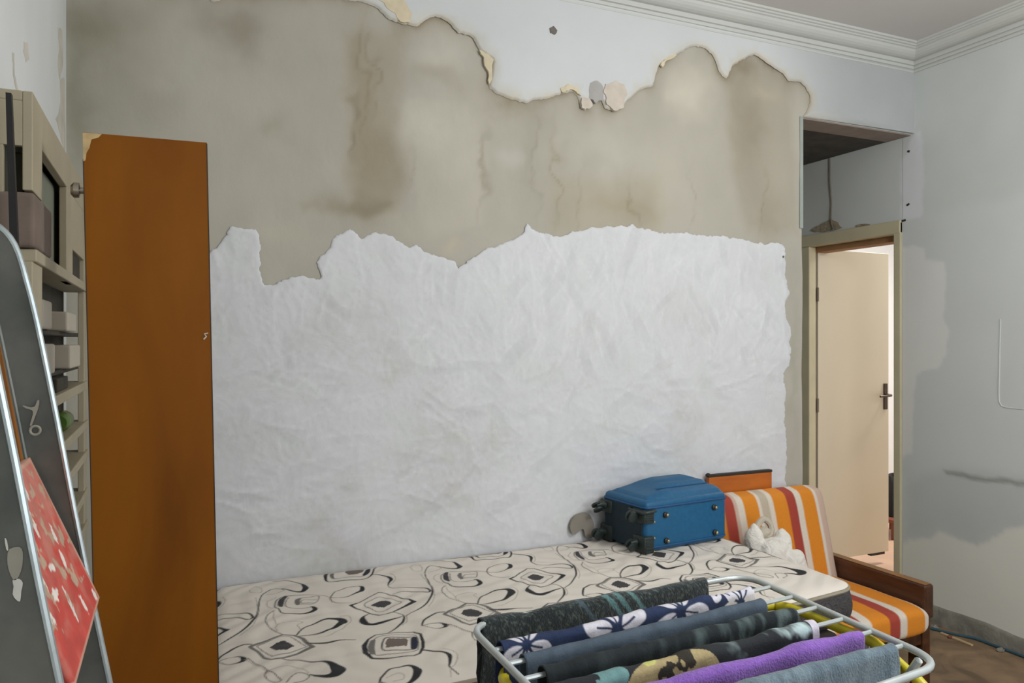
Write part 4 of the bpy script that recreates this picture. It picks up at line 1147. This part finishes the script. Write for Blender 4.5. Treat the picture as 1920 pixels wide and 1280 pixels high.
# ---- laundry
def cloth(name, label, bar, t0, t1, Lf, Lb, col, m, amp=0.008, r=0.012, seed=1, cat='laundry', nu=150, ns=64, fold=5.0, spread=0.35):
    P0, P1 = bar
    e = (P1 - P0); LB = e.length; e.normalize(); n = Vector((e.y, -e.x, 0))   # n points to the viewer's side
    if n.y > 0: n = -n
    u, s = np.meshgrid(np.linspace(t0 * LB, t1 * LB, nu), np.linspace(-1, 1, ns), indexing='ij')
    arc = PI * r / 2
    sl = np.where(s < 0, s * Lb, s * Lf)
    sl = np.sign(s) * np.abs(s) ** 1.7 * np.where(s < 0, Lb, Lf)
    rip = fbm(u * fold, sl * 1.2, seed, 3); rip2 = fbm(u * fold * 1.1 + 3, sl * 1.2, seed + 5, 3)
    ra = r * (1.0 + 0.25 * fbm(u * 4, u * 0, seed + 9, 3))
    ang = np.clip(sl / arc, -1, 1) * PI / 2
    down = np.clip(np.abs(sl) - arc, 0, None)
    grow = np.clip(down / 0.06, 0, 1)
    offn = np.where(np.abs(sl) < arc, ra * np.sin(ang), np.sign(sl) * ra + np.where(sl > 0, 1, -1) * (spread * 0.0 * down) + amp * grow * np.where(sl > 0, rip, rip2))
    z = RZ + 0.0035 + np.where(np.abs(sl) < arc, ra * np.cos(ang) - 0.0, -down) + 0.0
    z = z - 0.006 + 0.003 * fbm(u * 5, sl * 4, seed + 3)
    uu = u + 0.006 * grow * fbm(sl * 6, u * 2, seed + 4)
    X = P0.x + e.x * uu + n.x * offn; Y = P0.y + e.y * uu + n.y * offn
    Cc = col(u - t0 * LB, sl, (t1 - t0) * LB)
    o = grid_obj(name, np.stack([X, Y, z], -1), m, None, Cc)
    md = o.modifiers.new('thickness', 'SOLIDIFY'); md.thickness = 0.0022; md.offset = 0
    tag(o, label, cat, 'laundry on the airer')
    return o
def speckle(u, s, L):
    r = np.random.default_rng(3)
    base = np.array(lin(34, 44, 46)); C = np.ones(u.shape + (3,)) * base
    n = r.uniform(0, 1, u.shape)
    C += (np.array(lin(120, 134, 124)) - base) * (np.clip(n - 0.72, 0, 1) * 2.0)[..., None]
    t = np.clip(fbm(u * 6, s * 12, 3), 0, 1)[..., None]
    C = C * (1 - 0.35 * t)
    for k, uu in enumerate((0.225, 0.30, 0.33, 0.37)):
        d = np.abs(u - uu - (s - 0.0) * 0.9 - 0.02)
        m_ = (d < 0.007) & (s > -0.0) & (s < 0.10)
        C[m_] = lin(92, 132, 132) if k else lin(70, 90, 100)
    return C
def flowers(u, s, L):
    C = np.ones(u.shape + (3,)) * np.array(lin(36, 50, 82))
    C *= (1 + 0.10 * fbm(u * 3, s * 6, 8))[..., None]
    white = np.array(lin(214, 212, 222))
    for cu, cs, R, ph in [(0.055, 0.020, 0.060, 0.3), (0.285, 0.030, 0.085, 0.9), (0.470, 0.024, 0.085, 0.2), (0.615, -0.02, 0.055, 1.1), (0.665, 0.035, 0.06, 0.4), (0.762, 0.030, 0.082, 0.6), (0.17, -0.12, 0.08, 0.1), (0.5, -0.16, 0.08, 0.5),
                          (0.15, 0.19, 0.08, 0.4), (0.42, 0.22, 0.08, 0.9), (0.68, 0.2, 0.08, 0.1)]:
        al = np.zeros(u.shape)
        for q in range(5):
            a = ph + q * 2 * PI / 5
            px_, py_ = cu + R * 0.60 * math.cos(a), cs + R * 0.60 * math.sin(a)
            du_, dv_ = u - px_, s - py_
            ea = du_ * math.cos(a) + dv_ * math.sin(a); eb = -du_ * math.sin(a) + dv_ * math.cos(a)
            dd_ = np.hypot(ea / (R * 0.42), eb / (R * (0.25 + 0.12 * np.clip(ea / R, -0.5, 0.5))))
            d1 = np.clip((1 - dd_) * 9 + 0.5, 0, 1)
            d1 *= 1 - np.clip(1.6 - np.abs(eb) / 0.0022, 0, 1) * (ea < R * 0.05)
            al = np.maximum(al, d1)
        C = C * (1 - al[..., None]) + white * al[..., None]
    return C
def plain(c, var, seed, fu=10, fs=3, c2=None):
    def f(u, s, L):
        n = fbm(u * fu, s * fs, seed, 4)
        if c2 is None: return np.ones(u.shape + (3,)) * np.array(c) * (1 + var * n)[..., None]
        t = np.clip(0.5 + n * 0.7, 0, 1)[..., None]
        return np.array(c) * (1 - t) + np.array(c2) * t
    return f
def heather(u, s, L):
    n = fbm(u * 14, s * 5 + u * 10, 12, 4)
    t = np.clip(n * 0.9 + 0.25, 0, 1)[..., None] * np.clip((u / L - 0.30) * 2.2, 0.12, 1)[..., None]
    return np.array(lin(26, 34, 38)) * (1 - t) + np.array(lin(92, 108, 108)) * t
def motley(u, s, L):
    n = fbm(u * 9, s * 9, 14, 4); n2 = fbm(u * 7 + 5, s * 8, 15, 4)
    C = np.ones(u.shape + (3,)) * np.array(lin(38, 42, 46))
    t = np.clip(n * 1.6 - 0.25, 0, 1)[..., None] * np.clip((u / L - 0.55) * 3, 0, 1)[..., None]
    C = C * (1 - t) + np.array(lin(176, 198, 200)) * t
    # cream and gold print near the middle of the bar
    cu = 0.40 * L
    d = np.hypot((u - cu) / 0.115, (s - 0.05) / 0.06)
    m_ = d < 1
    C[m_] = np.array(lin(176, 160, 118))
    C[m_ & (n2 > 0.18)] = np.array(lin(52, 48, 40))
    C[m_ & (n > 0.55)] = np.array(lin(200, 200, 120))
    m2 = (np.hypot((u - cu + 0.15) / 0.05, (s - 0.03) / 0.05) < 1) & (n > -0.2)
    C[m2] = np.array(lin(110, 150, 150))
    C[(u > L - 0.022) & (s > -0.03)] = np.array(lin(206, 200, 214))
    return C
BKb = (Vector((BL[0] + 0.0, BL[1], RZ)), Vector((BR[0], BR[1], RZ)))
cloth('hanging_cloth', 'black speckled cloth hung over the back edge of the airer, nearest the mattress', BKb, 0.035, 0.825, 0.22, 0.30, speckle, M_terry, 0.007, 0.013, 11)
cloth('hanging_cloth', 'navy cloth with big white flowers hung on the airer', bars[0], 0.02, 0.905, 0.30, 0.30, flowers, M_cloth, 0.006, 0.014, 21, nu=420, ns=170)
cloth('hanging_cloth', 'plain slate blue cloth hung between the flowered and the dark ribbed cloth', bars[1], 0.045, 0.865, 0.30, 0.28, plain(lin(78, 92, 106), 0.16, 4, 8, 4), M_cloth, 0.009, 0.014, 31)
cloth('hanging_cloth', 'rumpled dark grey green garment hung just behind the pale splotched cloth', bars[2], 0.055, 0.90, 0.30, 0.30, heather, M_cloth, 0.010, 0.016, 41, fold=9)
cloth('hanging_cloth', 'dark cloth with cream and pale splotches hung behind the purple towel', bars[3], 0.03, 0.875, 0.30, 0.30, motley, M_cloth, 0.008, 0.015, 51, nu=320, ns=130)
cloth('hanging_towel', 'purple terry towel hung on the airer', bars[4], 0.05, 0.95, 0.34, 0.32, plain(lin(136, 92, 186), 0.12, 6, 6, 6), M_terry, 0.005, 0.014, 61)
cloth('hanging_towel', 'blue grey terry towel hung on the bar nearest the front of the airer', bars[5], 0.05, 0.955, 0.34, 0.32, plain(lin(78, 98, 112), 0.2, 7, 12, 2, lin(120, 140, 152)), M_terry, 0.007, 0.015, 71)

# ------------------------------------------------------------------ tall orange board at left
tb = thing('tall_board', 'tall orange brown wooden door board standing upright at the left', 'board', (0.02, 1.88, 0))
lean = Matrix.Rotation(math.radians(1.2), 3, 'Y') @ Matrix.Rotation(0, 3, 'X')
def tilt(p):   # sideways lean, pivot at the foot
    return (p[0] - 0.0205 * (p[2] - 1.99), p[1], p[2])
def tilted(mb):
    for v in mb.bm.verts: v.co = Vector(tilt(v.co))
    return mb
xa, xb = -0.170, 0.077
hgt_ = 1.990
poly = [(xa, 0.004), (xb, 0.004), (xb, hgt_), (xa + 0.035, hgt_), (xa + 0.030, hgt_ - 0.004), (xa + 0.004, hgt_ - 0.004), (xa, hgt_ - 0.06)]
poly = [(xa, 0.004), (xb, 0.004), (xb, hgt_ + 0.002), (xa, hgt_ - 0.002)]
tbm = tilted(MB().prism(poly, lambda p: (p[0], 1.872, p[1]), lambda p: (p[0], 1.898, p[1])))
bo = tbm.build('board', M_orange, tb)
chip = [(xa, hgt_ - 0.003), (xa + 0.036, hgt_ - 0.002), (xa + 0.030, hgt_ - 0.010), (xa + 0.016, hgt_ - 0.016), (xa + 0.012, hgt_ - 0.034), (xa + 0.006, hgt_ - 0.046), (xa + 0.004, hgt_ - 0.062), (xa, hgt_ - 0.064)]
tilted(MB().prism(chip, lambda p: (p[0], 1.8705, p[1]), lambda p: (p[0], 1.874, p[1]))).build('chipped_corner', M_rawwood, tb)
for sg, xx in ((1, xa - 0.0012), (2, xb - 0.0008)):
    tilted(MB().box(xx, xx + 0.002, 1.8715, 1.8985, 0.004, hgt_ - (0.06 if sg == 1 else 0))).build('edge_band', M_blackedge, tb)
kn = MB(); kn.tube([tilt((xa, 1.885, 1.865)), tilt((xa - 0.008, 1.885, 1.865)), tilt((xa - 0.010, 1.885, 1.865)), tilt((xa - 0.02, 1.885, 1.865)), tilt((xa - 0.026, 1.885, 1.865))], [0.007, 0.007, 0.016, 0.017, 0.010], 14)
kn.build('knob', M_knob, tb, True)
sc_ = [tilt((0.061 + dx, 1.8715, 1.545 + dz)) for dx, dz in ((0, 0), (0.006, 0.006), (0.002, 0.012), (0.01, 0.014))]
MB().tube(sc_, 0.0016, 5).build('paint_scratch', M_splash, tb, True)

# ------------------------------------------------------------------ slatted shelf rack along the left wall
XF = -0.250; XK = -0.316
sr = thing('shelf_rack', 'tall shallow beige wooden shelf rack against the left wall', 'shelf', (-0.285, 2.35, 0))
MB().box(XF - 0.018, XF, 1.79, 1.915, 1.842, 2.04, 0.002).build('post', M_rack, sr)
MB().box(XF - 0.018, XF, 1.79, 1.915, 0, 1.70, 0.002).build('post', M_rack, sr)
MB().box(XF - 0.018, XF, 2.80, 2.88, 0, 2.04, 0.002).build('post', M_rack, sr)
MB().box(XF - 0.018, XF, 2.345, 2.48, 1.70, 1.955, 0.002).build('post', M_rack, sr)
MB().box(XF - 0.018, XF, 1.915, 2.80, 1.952, 2.04, 0.002).build('top_fascia', M_rack, sr)
MB().box(XF - 0.018, XF, 2.48, 2.80, 1.80, 1.952, 0.002).build('upper_panel', M_rack, sr)
MB().box(XK, XF - 0.018, 1.79, 2.88, 2.02, 2.04, 0.002).build('top_board', M_rack, sr)
MB().box(XK - 0.004, XK, 1.79, 2.88, 1.70, 2.03).build('back_board', M_rackback, sr)
MB().box(XK - 0.004, XK, 1.79, 2.88, 0.0, 1.70).build('back_board', M_clutter, sr)
MB().box(XF - 0.036, XF - 0.031, 2.04, 2.48, 1.727, 1.952).build('recessed_panel', M_rackback, sr)
# near end: frame with an opening
MB().box(XK, XF - 0.018, 1.79, 1.805, 1.93, 2.02, 0.001).build('end_rail', M_rack, sr)
MB().box(XK, XK + 0.016, 1.79, 1.805, 0.0, 1.93, 0.001).build('end_post', M_rack, sr)
for i, z in enumerate((1.70, 1.555, 1.452, 1.385, 1.258, 1.160, 1.035, 0.93, 0.81, 0.69, 0.56, 0.42, 0.28, 0.12)):
    edge = z not in (1.555, 1.452)
    x1 = XF + 0.006 if edge else XF - 0.018
    MB().box(XK, x1, 1.80, 2.87, z, z + (0.026 if edge else 0.012), 0.003).build('shelf', M_rack if edge else M_clutter, sr)

bxm = MB().box(XK + 0.002, XF + 0.004, 1.787, 2.03, 1.728, 1.838, 0.008, 3)
tag(bxm.build('fabric_box', M_taupe), 'taupe fabric box on the upper level of the shelf rack', 'box')
tag(MB().box(-0.298, -0.272, 1.83, 1.845, 1.839, 1.925, 0.004).build('dark_case', M_clutter), 'slim dark case standing on the taupe fabric box', 'case')
def jarbox(y0, y1, z0, z1, label):
    o = MB().box(XF - 0.05, XF + 0.002, y0, y1, z0, z1, 0.006, 3).build('storage_box', M_plastic)
    tag(o, label, 'box', 'white boxes on the shelf rack')
jarbox(1.92, 2.05, 1.5675, 1.632, 'white box in upper row on shelf rack, nearer the ladder')
jarbox(2.35, 2.55, 1.5675, 1.620, 'white box in upper row on shelf rack, beside the orange board')
jarbox(1.96, 2.10, 1.4645, 1.535, 'white box in lower row on shelf rack, nearer the ladder')
jarbox(2.42, 2.66, 1.4645, 1.530, 'white box in lower row on shelf rack, beside the orange board')
for k, (yy, zz, hh, nm, mm, lb, ct) in enumerate([
        (2.62, 1.726, 0.07, 'dark_carton', M_clutter, 'low dark carton at the far end of the rack\'s top level', 'box'),
        (2.32, 1.411, 0.035, 'dark_carton', M_clutter, 'flat dark carton below the white boxes on the rack', 'box'),
        (2.40, 1.061, 0.085, 'dark_carton', M_clutter, 'dark carton low on the rack beside the orange board', 'box')]):
    tag(MB().box(XK + 0.004, XF - 0.006, yy - 0.11, yy + 0.11, zz, zz + hh, 0.004).build(nm, mm), lb, ct)
for yy, lb in ((2.22, 'green bottle lying on the rack, nearer the ladder'), (2.55, 'green bottle lying on the rack, beside the orange board')):
    bo_ = thing('green_bottle', lb, 'bottle', (-0.283, yy, 1.284), 'green bottles on the rack')
    MB().tube([(-0.283, yy - 0.08, 1.312), (-0.283, yy - 0.07, 1.312), (-0.283, yy + 0.03, 1.312), (-0.283, yy + 0.055, 1.312), (-0.283, yy + 0.09, 1.312)], [0.02, 0.027, 0.027, 0.011, 0.010], 14).build('bottle_body', M_green, bo_, True)
    MB().cyl((-0.283, yy + 0.088, 1.312), (-0.283, yy + 0.105, 1.312), 0.012).build('cap', M_plastic, bo_, True)

# ------------------------------------------------------------------ black bar and wooden stick leaning by the rack
bar_pts = [(-0.262 + 0.0307 * (1.427 - z), z) for z in (0.0, 2.015)]
bl = MB()
def bp(z, half, y): 
    x = -0.2614 + 0.0307 * (1.427 - z); return [(x - half, y, z), (x + half, y, z)]
A0, A1, B0, B1 = bp(0.002, 0.020, 1.715), bp(2.012, 0.0045, 1.715), bp(0.002, 0.020, 1.731), bp(2.012, 0.0045, 1.731)
vs = [bl.bm.verts.new(p) for p in (A0 + A1 + B0 + B1)]
for f in ((0, 1, 3, 2), (4, 6, 7, 5), (0, 4, 5, 1), (2, 3, 7, 6), (0, 2, 6, 4), (1, 5, 7, 3)): bl.bm.faces.new([vs[i] for i in f])
tag(bl.build('black_bar', M_black), 'black tapered bar leaning upright at the end of the shelf rack', 'bar')
o = MB().tube([(-0.2565 + 0.024 / 0.16 * (1.54 - z), 1.50 + 0.02 * (1.7 - z), z) for z in (1.90, 1.2, 0.004)], 0.0055, 8).build('wooden_stick', M_ochrestick, None, True)
tag(o, 'thin orange wooden stick leaning behind the ladder', 'stick')

# ------------------------------------------------------------------ step ladder leaning on the left wall
ld = thing('step_ladder', 'worn grey step ladder with bright rail edges and a red step', 'ladder', (-0.02, 1.24, 0))
rail = [(-0.312, 1.728), (-0.285, 1.736), (-0.262, 1.731), (-0.244, 1.720), (-0.230, 1.704), (-0.219, 1.679), (-0.208, 1.635), (-0.194, 1.571), (-0.167, 1.417), (-0.137, 1.235), (-0.0905, 0.975), (-0.020, 0.585), (0.085, 0.003)]
rail_s = smooth_poly(rail, 0.03)
def offset(path, d):
    P_ = np.array(path); T_ = np.gradient(P_, axis=0); T_ /= np.linalg.norm(T_, axis=1)[:, None]
    return P_ + np.stack([T_[:, 1], -T_[:, 0]], 1) * d     # to the inner/left side
def make_rail(y, wid, side_):
    inner = offset(rail_s, wid)
    k = len(rail_s)
    web = MB()
    rows_ = []
    for i in range(k):
        a = Vector((rail_s[i][0], y, rail_s[i][1])); b = Vector((inner[i][0], y, inner[i][1]))
        if b.x < XL + 0.004: b.x = XL + 0.004
        if b.z < 0.003: b.z = 0.003
        rows_.append([web.bm.verts.new(q) for q in (a, b, b + Vector((0, 0.004, 0)), a + Vector((0, 0.004, 0)))])
    for i in range(k - 1):
        for j in range(4):
            web.bm.faces.new((rows_[i][j], rows_[i][(j + 1) % 4], rows_[i + 1][(j + 1) % 4], rows_[i + 1][j]))
    web.bm.faces.new(rows_[0][::-1]); web.bm.faces.new(rows_[-1])
    w_ = web.build('side_rail', M_ladder, ld)
    # flange: bright folded edge
    fl_ = MB()
    fl_.tube([(p[0], y, max(p[1], 0.006)) for p in rail_s], 0.0045, 8)
    fl_.build('rail_edge', M_alu, w_, True)
    MB().tube([(max(p[0], XL + 0.007), y + 0.001, max(p[1], 0.006)) for p in inner], 0.0035, 8).build('rail_edge', M_ladder, w_, True)
    return w_
far = make_rail(1.43, 0.052, 1)
near = make_rail(1.05, 0.075, -1)
# red step (folded up between the rails), splashed with paint
def step_pt(t, y): return (-0.115 + (-0.212 + 0.115) * t, y, 1.119 + (1.353 - 1.119) * t)
u, v = np.meshgrid(np.linspace(0, 1, 90), np.linspace(1.064, 1.412, 110), indexing='ij')
sx_ = -0.115 - 0.097 * u; sz_ = 1.119 + 0.234 * u
red = np.ones(u.shape + (3,)) * np.array(lin(196, 66, 54))
n = fbm(u * 3, v * 8, 101, 4)
red = red * (1 + 0.14 * n)[..., None]
pink = np.clip(u * 1.5 - 0.25 + 0.7 * fbm(u * 3, v * 11, 103), 0, 1)[..., None]
red = red * (1 - 0.75 * pink) + np.array(lin(200, 132, 116)) * 0.75 * pink
for cu, cv, ru, rv, an in [(0.62, 1.10, 0.12, 0.012, 0.2), (0.50, 1.14, 0.10, 0.010, -0.3), (0.72, 1.24, 0.09, 0.010, 0.4), (0.35, 1.17, 0.03, 0.02, 0), (0.22, 1.22, 0.09, 0.008, 0.2), (0.40, 1.30, 0.06, 0.010, 0.5), (0.12, 1.29, 0.06, 0.008, -0.2),
                           (0.05, 1.385, 0.04, 0.010, 0), (0.55, 1.32, 0.07, 0.008, 0.3), (0.30, 1.10, 0.04, 0.014, 0.2), (0.82, 1.16, 0.05, 0.008, 0), (0.86, 1.28, 0.05, 0.008, 0.2), (0.45, 1.22, 0.02, 0.02, 0.2)]:
    du_ = (u - cu); dv_ = (v - cv) * 1.0
    a = du_ * math.cos(an) + dv_ * 3 * math.sin(an); b_ = dv_ - du_ * 0.2 * math.sin(an)
    m_ = (a / ru) ** 2 + (b_ / rv) ** 2 < 1 + 0.7 * fbm(u * 14, v * 40, 111)
    red[m_] = lin(228, 222, 214)
tan = (fbm(u * 3 + 2, v * 14, 121, 4) > 0.38) & (u > 0.2)
red[tan] = lin(186, 160, 136)
edge_m = (v > 1.400) | (u < 0.02) | (u > 0.975)
red[edge_m] = np.array(lin(198, 150, 130))
stp = grid_obj('step', np.stack([sx_, v, sz_], -1), M_red, ld, red)
md = stp.modifiers.new('thickness', 'SOLIDIFY'); md.thickness = 0.012; md.offset = -1
for zz in (0.80, 0.50, 0.22):
    xr = np.interp(zz, [p[1] for p in rail_s[::-1]], [p[0] for p in rail_s[::-1]])
    MB().box(xr - 0.075, xr - 0.006, 1.056, 1.428, zz - 0.012, zz + 0.012, 0.004).build('step', M_ladder, ld)
# dried paint on the near rail, bolt ring on the far rail
def onrail(name, pts, y, m, t=0.0015, par=None):
    q = []
    for p in pts:
        r = _ray(*p); k = y / r[1]; q.append((r[0] * k, CAM_H + r[2] * k))
    q = smooth_poly(q + [q[0]], 0.006)[:-1]
    MB().prism(q, lambda p: (p[0], y, p[1]), lambda p: (p[0], y - t, p[1])).build(name, m, par)
onrail('paint_drip', [(9, 1008), (13, 1012), (16, 1030), (12, 1028)], 1.0495, M_splash, par=near)
onrail('paint_drip', [(18, 1028), (36, 1024), (43, 1034), (42, 1060), (35, 1080), (26, 1086), (17, 1068), (14, 1046)], 1.0495, M_ring, par=near)
onrail('paint_drip', [(24, 1086), (36, 1084), (43, 1092), (40, 1108), (38, 1126), (30, 1122), (24, 1112), (26, 1098)], 1.0495, M_splash, par=near)
ctr = ony_ = None
r_ = _ray(66, 806); k_ = 1.428 / r_[1]
ctr = (r_[0] * k_, 1.428, CAM_H + r_[2] * k_)
MB().tube([(ctr[0] + 0.007 * math.cos(a), ctr[1], ctr[2] + 0.007 * math.sin(a)) for a in np.linspace(0, 2 * PI, 16, endpoint=False)], 0.0022, 6, closed=True).build('bolt_ring', M_ring, far, True)
onrail('paint_drip', [(42, 760), (48, 760), (58, 763), (66, 760), (70, 750), (74, 750), (72, 764), (66, 780), (60, 796), (56, 796), (62, 776), (60, 768), (50, 765)], 1.4285, M_ring, par=far)

# ------------------------------------------------------------------ odds and ends on the floor by the right wall
p = [level(1745, 1176, 0.01), level(1765, 1181, 0.01), level(1790, 1187, 0.01), level(1830, 1194, 0.01), level(1870, 1202, 0.01), level(1900, 1212, 0.01), level(1935, 1230, 0.01)]
p = [(min(a, XR - 0.035), b) for a, b in p]
o = MB().tube([(q[0], q[1], 0.0075) for q in smooth_poly(p, 0.04)], 0.007, 8).build('floor_cable', M_bluecable, None, True)
tag(o, 'blue cable lying on the floor along the right wall', 'cable')
o = MB().box(3.70, 3.715, 2.58, 2.76, 0.017, 0.026, 0.002, rot=Matrix.Rotation(-0.05, 3, 'Z')).build('wood_offcut', M_stick)
o.location.z -= 0.0165
tag(o, 'thin pale wood offcut lying on the floor near the blue cable', 'offcut')
for i, (x, y, r, lb) in enumerate([(3.74, 2.82, 0.022, 'lump of plaster rubble on the floor closest to the armchair'), (3.77, 2.48, 0.018, 'lump of plaster rubble on the floor at the right edge'), (3.70, 2.70, 0.014, 'small lump of plaster rubble beside the wood offcut')]):
    b = bmesh.new(); bmesh.ops.create_icosphere(b, subdivisions=2, radius=1)
    for v_ in b.verts:
        d = v_.co.copy(); k = 0.8 + 0.4 * mnoise.noise(d * 1.5 + Vector((i * 7, 0, 0)))
        v_.co = Vector((x + d.x * r * 1.3 * k, y + d.y * r * k, max(0.0, r * 0.5 + d.z * r * 0.7 * k)))
    mb = MB(); mb.add(b)
    tag(mb.build('plaster_rubble', M_cement if i != 2 else M_redwood), lb, 'rubble', 'rubble by the right wall')
